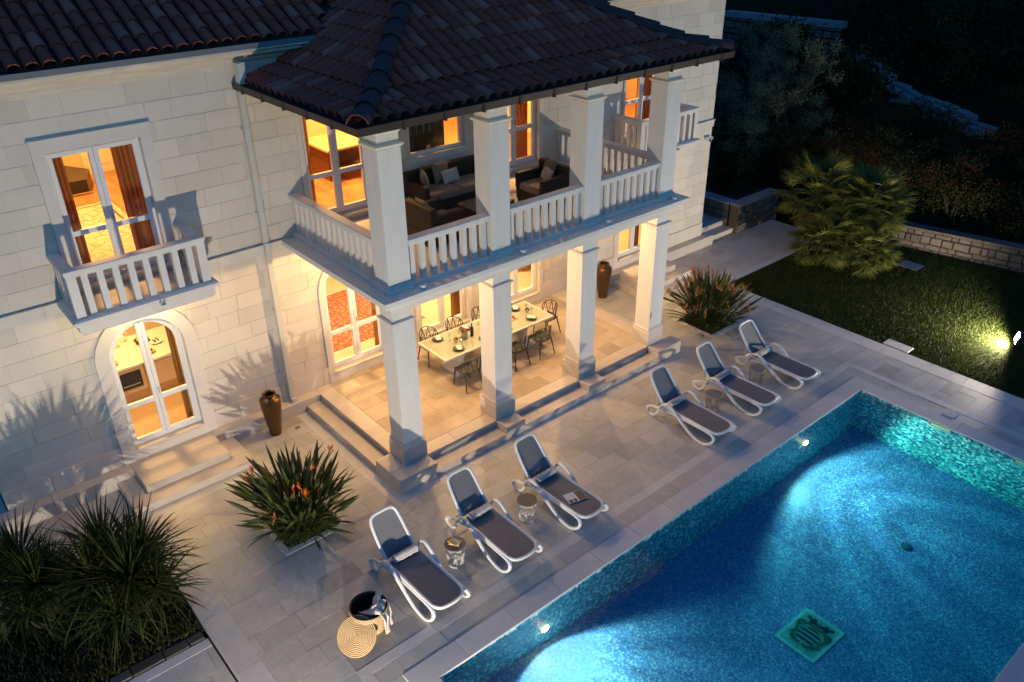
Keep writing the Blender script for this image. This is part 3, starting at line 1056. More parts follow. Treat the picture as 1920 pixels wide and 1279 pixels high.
# (centre, opening half width, trim half width, bottom, top or None for arch)
GROUND = [(-3.165, .69, .93), (1.235, .715, .835), (3.615, .715, .835), (5.97, .715, .835), (10.42, .715, .875)]
UPPER = [(-3.165, .75, .93), (1.235, .715, .82), (5.945, .715, .84), (10.40, .75, .82)]
UWIN = (3.70, .80, .80, 4.86)
cut = []      # holes in the wall
outer = []    # outlines that block work stops at
for c, o, t_o in GROUND:
    cut.append(arch(c, o + .015, .49, SPR))
    outer.append(arch(c, t_o - .02, H, SPR))
for c, o, t_o in UPPER:
    cut.append(rect(c - o - .015, c + o + .015, 4.05, 6.415))
    outer.append(rect(c - t_o + .02, c + t_o - .02, 3.9, 6.58))
cut.append(rect(UWIN[0] - .78, UWIN[0] + .78, UWIN[3], 6.40))
outer.append(rect(UWIN[0] - .80, UWIN[0] + .80, UWIN[3] - .05, 6.45))

ROOFZ = 7.63
q = G()
for p in minus_all(rect(XL, XR, -.2, 7.45), cut):
    q.prism(p, 'y', YW + .009, YW + .25)
wall = vpart(q, 'facade_wall', 'mortar')
items = []
def course(z0, z1, lens, x0=XL, x1=XR, y0=YW, jn=.0036):
    x = x0 - random.uniform(0, .5)
    while x < x1:
        l = random.uniform(*lens)
        a, b = max(x, x0), min(x + l, x1)
        x += l
        if b - a < .06: continue
        ps = minus_all(rect(a + jn, b - jn, z0 + jn, z1 - jn), outer)
        gg = G()
        A = 0
        yy = y0 + random.uniform(-.0025, .0025)
        for p in ps:
            gg.prism(p, 'y', yy, YW + .03)
            A += abs(area(p))
        if A < .003: continue
        c = (a + b) / 2
        hidden = (z0 > 6.75 and .3 < c < 7.6) or (z0 > 3.3 and z1 < 4.1 and .0 < c < 7.4)
        items.append((score(gg, A) * (.01 if hidden else 1), gg))
for k in range(9):
    course(.722 + k * 3.0 / 9, .722 + (k + 1) * 3.0 / 9, (.42, .98))
for k in range(10):
    course(3.945 + k * .3325, 3.945 + (k + 1) * .3325, (.42, .98))
pieces('stone_block', items, 'wall', wall, 'block_field')
items = []
course(H + .002, .722, (.9, 1.5), y0=YW - .028, jn=.004)
pieces('plinth_block', items, 'wall', wall, 'plinth_field')
# string course in lengths, with a thin drip on top
for (a, b) in ((XL, .0), (7.4, XR + .03)):
    n = round((b - a) / 1.6)
    for k in range(n):
        p0, p1 = a + (b - a) * k / n, a + (b - a) * (k + 1) / n
        gg = G().prism([(YW - .03, 3.724), (YW + .02, 3.724), (YW + .02, 3.94), (YW - .075, 3.94), (YW - .075, 3.915), (YW - .05, 3.90), (YW - .03, 3.88)][::-1], 'x', p0 + .003, p1 - .003)
        vpart(gg, 'string_course', 'trim', wall)
# right and left end walls, back wall
vpart(G().box(XR - .25, XR, YW + .252, 11.6, -.2, 7.45), 'end_wall', 'wall')
vpart(G().box(XL, XL + .25, YW + .252, 11.6, -.2, 7.45), 'end_wall', 'wall')
vpart(G().box(XL + .252, XR - .252, 11.35, 11.6, -.2, 7.45), 'back_wall', 'wall')
# cornice
for (a, b) in ((XL - .3, 1.15), (6.4, XR + .3)):
    pr = [(YW + .1, 7.272), (YW - .03, 7.272), (YW - .05, 7.36), (YW - .10, 7.40), (YW - .12, 7.44), (YW - .22, 7.50), (YW - .34, 7.52), (YW - .36, 7.57), (YW - .43, 7.60), (YW - .43, 7.625), (YW + .1, 7.625)]
    n = max(1, round((b - a) / 1.9))
    for k in range(n):
        p0, p1 = a + (b - a) * k / n, a + (b - a) * (k + 1) / n
        vpart(G().prism(pr, 'x', p0 + .002, p1 - .002), 'cornice', 'cornice')

vpart(G().box(XL - .3, 1.12, YW - .429, YW - .417, 7.627, 7.715), 'eaves_shade_strip', mat('shade_strip_grey', (.16, .17, .18), rough=.5))  # upstand added to shade the lowest tile ends from the floodlight
# ---------------------------------------------------------------- ledge, steps, portico floor
def block(x0, x1, y0, y1, z1, name='step', m='step', z0=-.05):
    return vpart(G().cbox(x0, x1, y0, y1, z0, z1, .008), name, m)
for (a, b) in ((-8.3, KS[0] - .003), (KS[1] + .003, -.003), (XE + .003, FS[0] - .003), (FS[1] + .003, 13.838)):
    n = max(1, round((b - a) / 1.7))
    for k in range(n):
        block(a + (b - a) * k / n + .0015, a + (b - a) * (k + 1) / n - .0015, YL, YW + .02, H, 'ledge')
for S in (KS, FS):
    block(S[0], S[1], S[2], YW + .02, H + .003, 'landing')
    block(S[0] - T, S[1] + T, S[2] - T, S[2] - .004, H / 2)
    block(S[0] - T, S[0] - .004, S[2] - .002, YL - .002, H / 2)
    block(S[1] + .004, S[1] + T, S[2] - .002, YL - .002, H / 2)
# portico plinth: side and front steps, blocks under the columns
Y1 = .52
segs = [(Y1, CX[1] + .005), (CX[1] + WP - .03, CX[2] + .005), (CX[2] + WP - .02, CX[3])]
for a, b in segs:
    block(a + .002, b - .002, -T, -.005, H / 2)
block(-T, -.005, Y1 + .002, YL - .002, H / 2)
block(XE + .004, 7.8, .004, YL - .002, H / 2)
vpart(G().cbox(-T, Y1, -T, -.004, -.05, H, .008), 'corner_block', 'step')
vpart(G().cbox(-T, -.004, -.002, Y1, -.05, H, .008), 'corner_block', 'step')
vpart(G().cbox(CX[1] + .007, CX[1] + WP - .03, -T, -.004, -.05, H, .008), 'column_block', 'step')
vpart(G().cbox(CX[2] + .007, CX[2] + WP - .02, -T, -.004, -.05, H, .008), 'column_block', 'step')
vpart(G().cbox(CX[3] + .002, 7.80, -T, -.004, -.05, H, .008), 'corner_block', 'step')
pf = vpart(G().box(0, XE, 0, YW + .02, -.05, H - .02), 'portico_floor', 'grout')
it = lay((.36, XE - .36, .34, YW + .02), [], rows=(.40, .40, .5), lens=(.5, .9), z=H, th=.019, jit=.0006)
pieces('floor_tile', it, 'ifloor', pf, 'floor_field')
def edge(x0, x1, y0, y1):
    vpart(G().cbox(x0, x1, y0, y1, H - .05, H + .001, .006), 'nosing', 'step', pf)
n = 6
for k in range(n):
    edge(XE * k / n + .001, XE * (k + 1) / n - .001, -.003, .337)
for k in range(3):
    a, b = .34 + (YW + .02 - .34) * k / 3, .34 + (YW + .02 - .34) * (k + 1) / 3
    edge(-.003, .357, a + .001, b - .001)
    edge(XE - .357, XE + .003, a + .001, b - .001)

# ---------------------------------------------------------------- columns
def frustum(q, x0, x1, y0, y1, prof):
    # stacked square rings: (inset, z)
    b0 = len(q.v)
    for i, z in prof:
        q.v += [(x0 + i, y0 + i, z), (x1 - i, y0 + i, z), (x1 - i, y1 - i, z), (x0 + i, y1 - i, z)]
    for k in range(len(prof) - 1):
        for j in range(4):
            q.f.append((b0 + 4 * k + j, b0 + 4 * k + (j + 1) % 4, b0 + 4 * k + 4 + (j + 1) % 4, b0 + 4 * k + 4 + j))
    q.f.append((b0 + 3, b0 + 2, b0 + 1, b0))
    e = b0 + 4 * (len(prof) - 1)
    q.f.append((e, e + 1, e + 2, e + 3))
    return q
IN = .045
for x in CX:
    x1 = x + WP
    q = frustum(G(), x, x1, 0, WP, [(IN, .76), (IN, 3.30)])
    colm = vpart(q, 'column', 'paint')
    vpart(frustum(G(), x, x1, 0, WP, [(.004, H + .002), (.004, .63), (.012, .645), (.018, .66), (.018, .675), (.012, .69), (.014, .71), (.034, .735), (.05, .757)]), 'pedestal', 'step', colm)
    vpart(frustum(G(), x, x1, 0, WP, [(IN + .01, 3.302), (.03, 3.312), (.005, 3.335), (.0, 3.345), (.0, 3.36), (.05, 3.366)]), 'necking', 'paint', colm)
    vpart(frustum(G(), x, x1, 0, WP, [(IN + .012, 3.367), (IN + .012, 3.54), (.05, 3.56), (.02, 3.59), (.0, 3.605), (.0, 3.64)]), 'capital', 'paint', colm)
    # upper order
    q = frustum(G(), x, x1, 0, WP, [(IN, 4.062), (IN, 6.43)])
    colm = vpart(q, 'column', 'paint')
    vpart(frustum(G(), x, x1, 0, WP, [(.0, Z2 + .002), (.0, 3.975), (.012, 3.985), (.03, 3.992), (.03, 4.06)]), 'base', 'paint', colm)
    vpart(frustum(G(), x, x1, 0, WP, [(IN + .01, 6.431), (.03, 6.44), (.005, 6.465), (.0, 6.475), (.0, 6.49), (.06, 6.497)]), 'necking', 'paint', colm)
    vpart(frustum(G(), x, x1, 0, WP, [(IN + .015, 6.498), (IN + .015, 6.66), (.045, 6.68), (.03, 6.69), (.03, 6.72), (.0, 6.77), (-.06, 6.81), (-.06, 6.84)]), 'capital', 'paint', colm)

# beams, slab and its cornice
q = G().sweep(0, XE, 0, YW + .02, [(-.02, 3.56), (-.02, 3.641), (.03, 3.655), (.045, 3.70), (.10, 3.73), (.12, 3.77), (.19, 3.79), (.20, 3.82), (.235, 3.84), (.235, Z2), (-.50, Z2), (-.50, 3.56)][::-1])
vpart(q, 'portico_slab_edge', 'paint')
vpart(G().box(.49, XE - .49, .49, YW + .02, 3.66, Z2 - .002), 'portico_ceiling', 'paint')
q = G().sweep(0, XE, 0, YW + .02, [(-.0, 6.842), (-.0, 6.95), (-.45, 6.95), (-.45, 6.842)][::-1])
vpart(q, 'eaves_beam', 'paint')
vpart(G().box(-.6, XE + .6, -.6, YW + .02, 6.952, 6.985), 'soffit', 'paint')
# outlets along the slab edge
for x in (.62, 2.92, 5.25, 7.32):
    q = G().lathe([(.0, 0), (.062, 0), (.062, .075), (.05, .085), (.046, .06), (0, .06)], 14, (x, -.115, Z2 + .002))
    vpart(q, 'slab_uplight', 'paint')

# ---------------------------------------------------------------- balustrades
def balustrade(parent, p, d, L, n, z0, ztop, wb=.092, depth=.10, endpost=0.0, rw=.20, curb=.07):
    # p start, d direction unit (2d), n balusters
    nrm = Vector((-d[1], d[0], 0))
    D = Vector((*d, 0))
    P = Vector((*p, 0))
    M4 = Matrix(((D.x, nrm.x, 0, P.x), (D.y, nrm.y, 0, P.y), (0, 0, 1, 0), (0, 0, 0, 1)))
    def put(q, name):
        q.v = [tuple(M4 @ Vector(v)) for v in q.v]
        return vpart(q, name, 'paint', parent)
    put(G().prism([(-rw / 2, ztop - .075), (rw / 2, ztop - .075), (rw / 2, ztop - .01), (rw / 2 - .015, ztop), (-rw / 2 + .015, ztop), (-rw / 2, ztop - .01)], 'x', 0, L), 'handrail')
    put(G().box(.0, L, -rw / 2 + .03, rw / 2 - .03, ztop - .125, ztop - .076), 'under_rail')
    if curb:
        put(G().prism([(-rw / 2 - .02, z0), (rw / 2 + .02, z0), (rw / 2 + .02, z0 + curb - .015), (rw / 2 - .01, z0 + curb), (-rw / 2 + .01, z0 + curb), (-rw / 2 - .02, z0 + curb - .015)], 'x', 0, L), 'curb')
    pitch = (L - 2 * endpost) / n
    for k in range(n):
        c = endpost + pitch * (k + .5)
        put(G().box(c - wb / 2, c + wb / 2, -depth / 2, depth / 2, z0 + curb + .0005, ztop - .1255), 'baluster')
RZ = 4.80
bal = vpart(G().box(.05, XE - .05, .06, .48, Z2 + .0005, Z2 + .004), 'balustrade', 'paint')
balustrade(bal, (CX[0] + WP - IN + .002, .17), (1, 0), CX[1] + 2 * IN - CX[0] - WP - .004, 8, Z2, RZ)
balustrade(bal, (CX[1] + WP - IN + .002, .17), (1, 0), CX[2] - CX[1] - WP + 2 * IN - .004, 9, Z2, RZ)
balustrade(bal, (CX[2] + WP - IN + .002, .17), (1, 0), CX[3] - CX[2] - WP + 2 * IN - .004, 9, Z2, RZ)
balustrade(bal, (.17, WP - IN + .002), (0, 1), YW - WP + IN - .004, 15, Z2, RZ)
balustrade(bal, (XE - .17, WP - IN + .002), (0, 1), YW - WP + IN - .004, 15, Z2, RZ)

def juliet(cx):
    hw, dp = 1.15, 1.0
    yf = YW - dp
    q = G().sweep(cx - hw, cx + hw, yf, YW + .02, [(-.06, 3.62), (-.02, 3.66), (.0, 3.70), (.0, 3.80), (.035, 3.83), (.035, 3.85), (.07, 3.87), (.07, 3.915), (.03, 3.94), (-.30, 3.94), (-.30, 3.62)][::-1])
    b = vpart(q, 'balcony', 'paint')
    vpart(G().box(cx - hw + .2, cx + hw - .2, yf + .2, YW + .02, 3.66, 3.936), 'balcony_floor', 'trim', b)
    rz = 4.78
    pw = .15
    for sx in (-1, 1):
        x = cx + sx * (hw - pw / 2 - .02)
        vpart(G().box(x - pw / 2, x + pw / 2, yf + .02, yf + .02 + pw, 3.941, rz - .001), 'corner_post', 'paint', b)
    balustrade(b, (cx - hw + pw + .022, yf + .02 + pw / 2), (1, 0), 2 * hw - 2 * pw - .044, 8, 3.94, rz, wb=.105, depth=.11, rw=.19, curb=.02)
    for sx in (-1, 1):
        balustrade(b, (cx + sx * (hw - pw / 2 - .02), yf + pw + .022), (0, 1), dp - pw - .024, 4, 3.94, rz, wb=.10, depth=.10, rw=.19, curb=.02)
        vpart(G().cbox(cx + sx * (hw - pw / 2 - .02) - .097, cx + sx * (hw - pw / 2 - .02) + .097, yf - .002, yf + pw + .02, rz - .0745, rz + .0005, .008), 'rail_corner', 'paint', b)
    sp = G().box(cx + .15, cx + .155, yf - .16, yf - .06, 3.83, 3.885).box(cx + .225, cx + .23, yf - .16, yf - .06, 3.83, 3.885).box(cx + .1551, cx + .2249, yf - .16, yf - .06, 3.83, 3.835)
    vpart(sp, 'drain_spout', 'paint', b)
juliet(-3.165)
juliet(10.40)

# ---------------------------------------------------------------- doors and windows
def leaf_outline(h, sgn, z0, top, archd, m_, n=10):
    # one door leaf in local x (0 = meeting stile); returns outer and inner loops
    if archd:
        o = [(0.004, z0), (h, z0)] + [(h * math.cos(a), SPR + h * math.sin(a)) for a in np.linspace(0, math.acos(.004 / h), n)]
        hi = h - m_
        i = [(m_ + .004, z0 + m_ * 1.25), (hi, z0 + m_ * 1.25)] + [(hi * math.cos(a), SPR + hi * math.sin(a)) for a in np.linspace(0, math.acos((m_ + .004) / hi), n)]
    else:
        o = [(.004, z0), (h, z0), (h, top), (.004, top)]
        i = [(m_ + .004, z0 + m_ * 1.25), (h - m_, z0 + m_ * 1.25), (h - m_, top - m_), (m_ + .004, top - m_)]
    return [(sgn * a, b) for a, b in o], [(sgn * a, b) for a, b in i]

def door(c, half, trim, z0, top, archd, tz0, tz1, sill_z, name='french_door'):
    # surround
    if archd:
        o = arch(c, trim, H + .003, SPR)
        i = arch(c, half, sill_z, SPR)
    else:
        o = rect(c - trim, c + trim, sill_z - .06, top + .2)
        i = rect(c - half, c + half, sill_z, top)
    d = vpart(G().ring(o, i, YW - .045, YW + .26), name, 'trim')
    if not archd:
        vpart(G().prism([(YW - .075, top + .201), (YW + .02, top + .201), (YW + .02, top + .235), (YW - .075, top + .235)], 'x', c - trim - .02, c + trim + .02), 'lintel_drip', 'trim', d)
    if archd and z0 > .5:
        vpart(G().box(c - half + .001, c + half - .001, YW - .06, YW + .2, sill_z - .03, sill_z + .02), 'sill', 'step', d)
    # fixed frame
    fo = arch(c, half - .001, sill_z + .021, SPR) if archd else rect(c - half + .001, c + half - .001, sill_z + .001, top - .001)
    fi = arch(c, half - .04, sill_z + .06, SPR) if archd else rect(c - half + .04, c + half - .04, sill_z + .045, top - .04)
    vpart(G().ring(fo, fi, YW + .10, YW + .18), 'frame', 'pvc', d)
    h = half - .041
    for sgn in (-1, 1):
        o, i = leaf_outline(h, sgn, sill_z + .062, top - .041 if top else 0, archd, .075)
        o = [(c + a, b) for a, b in o]
        i = [(c + a, b) for a, b in i]
        q = G().ring(o, i, YW + .085, YW + .150)
        xa, xb = sorted((c + sgn * .079, c + sgn * (h - .075)))
        q.box(xa, xb, YW + .0851, YW + .1499, tz0, tz1)
        vpart(q, 'sash', 'pvc', d)
        lo = rect(xa, xb, sill_z + .062 + .09, tz0)
        vpart(G().prism(lo, 'y', YW + .112, YW + .120), 'pane', 'glass', d)
        hi = [p for p in i if p[1] > tz1]
        if archd:
            po = [(xa, tz1), (xb, tz1)] + (hi if sgn > 0 else hi[::-1])
            po = [(xa, tz1), (xb, tz1)] + sorted(hi, key=lambda p: math.atan2(p[1] - tz1 - .3, p[0] - (xa + xb) / 2))
        else:
            po = rect(xa, xb, tz1, i[2][1])
        vpart(G().prism(po, 'y', YW + .112, YW + .120), 'pane', 'glass', d)
    # handle
    vpart(G().box(c + .03, c + .045, YW + .05, YW + .084, tz0 + .25, tz0 + .27).box(c + .03, c + .045, YW + .045, YW + .055, tz0 + .15, tz0 + .272), 'handle', 'steel', d)
    return d
for c, o, t_o in GROUND:
    door(c, o, t_o, .56, None, True, 1.375, 1.465, .53)
for c, o, t_o in UPPER:
    door(c, o, t_o, 4.2, 6.40, False, 4.93, 5.02, 4.09)
# fixed window over the sofa
c = UWIN[0]
d = vpart(G().ring(rect(c - .80, c + .80, 4.80, 6.44), rect(c - .74, c + .74, 4.92, 6.38), YW - .03, YW + .26), 'picture_window', 'trim')
vpart(G().ring(rect(c - .739, c + .739, 4.921, 6.379), rect(c - .68, c + .68, 4.99, 6.32), YW + .09, YW + .16), 'frame', 'pvc', d)
vpart(G().box(c - .68, c + .68, YW + .118, YW + .126, 4.99, 6.32), 'pane', 'glass', d)

# ---------------------------------------------------------------- roofs
TW = .112
def tile_mesh(L=.50, r0=.108, r1=.088, seg=6):
    q = G()
    for (y, r, dz) in ((0, r0, 0), (L, r1, 0)):
        for rr in (r, r - .014):
            for j in range(seg + 1):
                a = math.pi * j / seg
                q.v.append((rr * math.cos(a), y, rr * math.sin(a) * .95 + dz))
    s1 = seg + 1
    for j in range(seg):
        q.f.append((j, j + 1, 2 * s1 + j + 1, 2 * s1 + j))
        q.f.append((s1 + j, 3 * s1 + j, 3 * s1 + j + 1, s1 + j + 1))
        q.f.append((j, s1 + j, s1 + j + 1, j + 1))
    return q
TQ = tile_mesh()
TM = TQ.mesh('roof_tile', 'tile', smooth=True)
roof_items = []      # (score, matrix, clipped G or None)
def rprof(d):
    # height of the portico roof above its eave line
    return 7.0 + .25 * d if d < .75 else 7.1875 + .51 * (d - .75)
def tile_field(org, ax, upv, width, depth, prof, z_off, keep, planes, pitch=.238, expo=.40, start=0.0, phase=0.0):
    # org: eave start (2d), ax: along eave, upv: up slope (2d plan), prof(d)->z
    n = int(width / pitch)
    pitch = width / n
    A, U = Vector((*ax, 0)), Vector((*upv, 0))
    for i in range(n):
        c = pitch * (i + .5)
        s = .05 + start
        r_ = 0
        while s < depth:
            d0 = s
            e = .001
            sl = (prof(d0 + .25) - prof(d0)) / .25
            cs = 1 / math.sqrt(1 + sl * sl)
            p = Vector((*org, 0)) + A * c + U * d0
            p.z = prof(d0) + z_off
            if keep(p + U * .12):
                y = (U * cs + Vector((0, 0, sl * cs)))
                # each tile rides on the one below: lift the lower end a little
                y = (y - Vector((0, 0, .045))).normalized()
                p.z += .030
                z = A.cross(y)
                if z.z < 0: z = -z
                x = y.cross(z)
                jx = random.uniform(-.006, .006)
                M4 = Matrix(((x.x, y.x, z.x, p.x + jx), (x.y, y.y, z.y, p.y), (x.z, y.z, z.z, p.z + random.uniform(-.004, .004)), (0, 0, 0, 1)))
                cl = [pl for pl in planes if any((M4 @ Vector(v) - pl[0]).dot(pl[1]) > 0 for v in TQ.v)]
                u_, v_ = px(p)
                vis = -40 < u_ < 1960 and -60 < v_ < 1320
                roof_items.append((1 / (p - CAM).length_squared * (1 if vis else .01), M4, cl))
            s += expo * cs
            r_ += 1
EO = .60
ex0, ex1, ey0 = -EO, XE + EO, -EO
RIDGE = 4.05      # plan distance eave -> ridge line
hipL = (Vector((ex0, ey0, 0)), Vector((-1, 1, 0)).normalized())     # for the front slope: keep x - ex0 > y - ey0
roof = vpart(G(), 'roof', 'deck')
# decks
def deckpts():
    q = G()
    ds = [-.02, .75, 4.6]
    # front slope
    for a, b in zip(ds[:-1], ds[1:]):
        q.add([(ex0 + a, ey0 + a, rprof(a)), (ex1 - a, ey0 + a, rprof(a)), (ex1 - b, ey0 + b, rprof(b)), (ex0 + b, ey0 + b, rprof(b))], [(0, 1, 2, 3)])
        yb = 9.0
        q.add([(ex0 + a, yb, rprof(a)), (ex0 + a, ey0 + a, rprof(a)), (ex0 + b, ey0 + b, rprof(b)), (ex0 + b, yb, rprof(b))], [(0, 1, 2, 3)])
        q.add([(ex1 - a, ey0 + a, rprof(a)), (ex1 - a, yb, rprof(a)), (ex1 - b, yb, rprof(b)), (ex1 - b, ey0 + b, rprof(b))], [(0, 1, 2, 3)])
    return q
me_ = deckpts().mesh('roof', 'deck')
roof.data = me_
MS = .50
mprof = lambda d: ROOFZ + .01 + MS * d
my0 = YW - .42
q = G()
q.add([(XL - .45, my0, mprof(0)), (XR + .45, my0, mprof(0)), (XR + .45, 7.6, mprof(7.6 - my0)), (XL - .45, 7.6, mprof(7.6 - my0)), (XL - .45, 12.1, mprof(0)), (XR + .45, 12.1, mprof(0))], [(0, 1, 2, 3), (3, 2, 5, 4), (0, 3, 4), (1, 5, 2)])
vpart(q, 'main_roof_deck', 'deck', roof)
zl = lambda x: rprof(x - ex0)
front_keep = lambda p: (p.x - ex0) > (p.y - ey0) - .12 and (ex1 - p.x) > (p.y - ey0) - .12 and p.y < 4.1
tile_field((ex0, ey0), (1, 0), (0, 1), ex1 - ex0, 3.9, rprof, .012, front_keep,
           [(Vector((ex0, ey0, 0)), Vector((-1, 1, 0))), (Vector((ex1, ey0, 0)), Vector((1, 1, 0)))])
def left_keep(p):
    if (p.y - ey0) < (p.x - ex0) - .12: return False
    if p.z < ROOFZ + .05: return p.y < YW + .05 or p.z > ROOFZ
    return mprof(p.y - my0) < p.z + .12
tile_field((ex0, ey0), (0, 1), (1, 0), 6.6, 3.6, rprof, .012, left_keep, [(Vector((ex0, ey0, 0)), Vector((1, -1, 0))), (Vector((0, YW - .005, 0)), Vector((0, 1, 0)))] if False else [(Vector((ex0, ey0, 0)), Vector((1, -1, 0)))])
def main_keep(p):
    return p.x < 3.2 and zl(p.x) < p.z - .02 if p.x > ex0 else True
tile_field((-7.2, my0), (1, 0), (0, 1), 9.4, 3.8, mprof, .012, main_keep, [], pitch=.252, expo=.40, start=.07)
zr = lambda x: rprof(ex1 - x)
def right_keep(p):
    if (p.y - ey0) < (ex1 - p.x) - .12: return False
    if p.z < ROOFZ + .05: return p.y < YW + .05 or p.z > ROOFZ
    return mprof(p.y - my0) < p.z + .12
tile_field((ex1, ey0), (0, 1), (-1, 0), 6.6, 3.6, rprof, .012, right_keep, [(Vector((ex1, ey0, 0)), Vector((-1, -1, 0)))])
tile_field((4.8, my0), (1, 0), (0, 1), 9.2, 3.8, mprof, .012, lambda p: (p.x > ex1 or zr(p.x) < p.z - .02), [], pitch=.252, expo=.40, start=.07)
roof_items.sort(key=lambda t: -t[0])
rest = G()
for k, (s, M4, cl) in enumerate(roof_items):
    if cl:
        bm = bmesh.new()
        bm.from_mesh(TM)
        bm.transform(M4)
        for pc, pn in cl:
            bmesh.ops.bisect_plane(bm, geom=bm.verts[:] + bm.edges[:] + bm.faces[:], plane_co=pc, plane_no=pn, clear_outer=True)
        if len(bm.faces):
            if k < 300:
                me = bpy.data.meshes.new('roof_tile')
                bm.to_mesh(me)
                me.materials.append(MAT['tile'])
                link('roof_tile', me, roof)
            else:
                bm.verts.index_update()
                rest.add([v.co[:] for v in bm.verts], [[v.index for v in f.verts] for f in bm.faces])
        bm.free()
    elif k < 300:
        link('roof_tile', TM, roof, M4)
    else:
        rest.merge(TQ, M4)
tag(rest.obj('tile_field', 'tile', roof, smooth=True), kind='stuff')
# hip and valley
def hip(x0, sx):
    s = -.02
    k = 0
    while s < 3.4:
        s2 = s + .36
        def pt(d):
            return Vector((x0 + sx * d, ey0 + d, rprof(d) + .075))
        a, b = pt(s), pt(s2 + .05)
        a.z += .03
        q = G()
        y = (b - a).normalized()
        x = y.cross(Vector((0, 0, 1))).normalized()
        z = x.cross(y)
        n = 8
        for (pp, r_) in ((a, .175), (b, .15)):
            for rr in (r_, r_ - .022):
                for j in range(n + 1):
                    an = math.pi * (.04 + .92 * j / n)
                    q.v.append(tuple(pp + x * (rr * math.cos(an)) + z * (rr * .95 * math.sin(an) - .02)))
        s1 = n + 1
        for j in range(n):
            q.f += [(j, j + 1, 2 * s1 + j + 1, 2 * s1 + j), (s1 + j, 3 * s1 + j, 3 * s1 + j + 1, s1 + j + 1), (j, s1 + j, s1 + j + 1, j + 1)]
        q.obj('hip_tile', 'ridge', roof, smooth=True)
        s = s2
hip(ex0, 1)
hip(ex1, -1)
# valley flashing between main roof and portico roof
q = G()
vx0 = .85
pa = Vector((.98, my0 + .0, 0)); pa.z = max(zl(.98), mprof(0)) + .05
pts = []
for k in (0, 2.2):
    x = .93 + k
    y = my0 + (zl(x) - mprof(0)) / MS
    pts.append((x, y, zl(x)))
for (x, y, z) in pts:
    q.v += [(x - .16, y, z + .012 + .0), (x, y, z + .015), (x + .10, y + .02, z + .07)]
q.f = [(0, 1, 4, 3), (1, 2, 5, 4)]
vpart(q, 'valley_flashing', mat('lead_flashing', (.10, .13, .17), rough=.5), roof)

# ---------------------------------------------------------------- gutter and downpipe
gp = [(.52, 6.99), (.52, 6.925), (.60, 6.90), (.655, 6.92), (.665, 7.04), (.655, 7.04), (.645, 6.935), (.60, 6.915), (.535, 6.935), (.535, 6.99)]
gut = vpart(G().sweep(0, XE, 0, YW + .0, gp[::-1]), 'gutter', 'gutter')
def gjoint(a, ax):
    o0, o1, z0, z1 = .60, .672, 6.893, 7.046
    if ax == 'f': q = G().box(a - .02, a + .02, -o1, -o0 - .057, z0, z1).box(a - .02, a + .02, -o0 - .057, -o0 + .07, z0, z0 + .02)
    else: q = G().box(-o1, -o0 - .057, a - .02, a + .02, z0, z1).box(-o0 - .057, -o0 + .07, a - .02, a + .02, z0, z0 + .02)
    vpart(q, 'gutter_joint', 'gutter', gut)
for k in range(11):
    gjoint(.15 + k * .76, 'f')
for k in range(5):
    gjoint(.1 + k * .78, 'l')
q = G()
px_, py_ = -.575, YW - .10
for (z0, z1, w_) in ((.40, 3.70, .052), (4.0, 6.90, .052)):
    q.box(px_ - w_, px_ + w_, py_ - w_, py_ + w_, z0, z1)
q.box(px_ - .052, px_ + .052, py_ - .085, py_ + .03, 3.701, 3.999)
q.box(px_ - .048, px_ + .052, py_ - .12, py_ + .02, .312, .399)
dp_ = vpart(q, 'downpipe', 'pipe')
for z in (.9, 2.5, 4.6, 6.2):
    vpart(G().box(px_ - .062, px_ + .062, py_ - .062, YW + .0, z, z + .03), 'pipe_clip', 'pipe', dp_)
vpart(G().box(px_ - .07, px_ + .07, YW - .33, YW - .17, 7.045, 7.40), 'rain_head', 'pipe', dp_)

# ---------------------------------------------------------------- rooms behind the glass
def room(x0, x1, y1, z0, z1, floor, wallm, power, col=(1.0, .60, .24), lamps=((.5, .45),)):
    y0 = YW + .251
    r_ = vpart(G().box(x0, x1, y0, y1, z0 - .06, z0), 'room_floor', floor)
    vpart(G().box(x0, x1, y0, y1, z1, z1 + .05), 'room_ceiling', 'iwhite', r_)
    vpart(G().box(x0, x1, y1 + .001, y1 + .06, z0 - .06, z1 + .05), 'room_wall', wallm, r_)
    vpart(G().box(x0 - .06, x0 - .001, y0, y1, z0 - .06, z1 + .05), 'room_wall', wallm, r_)
    vpart(G().box(x1 + .001, x1 + .06, y0, y1, z0 - .06, z1 + .05), 'room_wall', wallm, r_)
    for (a, b) in lamps:
        lx, ly = x0 + (x1 - x0) * a, y0 + (y1 - y0) * b
        f = vpart(G().lathe([(.0, z1 - .03), (.16, z1 - .03), (.17, z1 - .001), (.0, z1 - .001)], 16, (lx, ly, 0)), 'ceiling_lamp', 'china', r_)
        l = bpy.data.lights.new('room_light', 'AREA')
        l.shape = 'DISK'
        l.size = .5
        l.energy = power
        l.color = col
        lo = bpy.data.objects.new('room_light', l)
        COL.objects.link(lo)
        lo.parent = f
        lo.location = (lx, ly, z1 - .05)
    return r_
GZ, UZ = .50, 4.06
W1 = (1.0, .62, .22)
W2 = (1.0, .52, .15)
room(XL + .3, -.30, 7.6, GZ, 3.55, 'oak', 'iwhite', 125, W1, ((.45, .3), (.45, .8)))
room(-.1, 8.3, 8.2, GZ, 3.55, 'ifloor', 'iwhite', 200, (1.0, .64, .25), ((.15, .35), (.45, .35), (.75, .35)))
room(8.5, 13.2, 8.0, GZ, 3.55, 'ifloor', 'iwhite', 300, W1, ((.4, .4),))
room(XL + .3, -.30, 10.2, UZ, 6.95, 'wood', 'iwall', 230, W2, ((.5, .3), (.6, .75)))
room(-.1, 8.3, 8.4, UZ, 6.95, 'wood', 'iwall', 330, W2, ((.2, .4), (.5, .6), (.8, .4)))
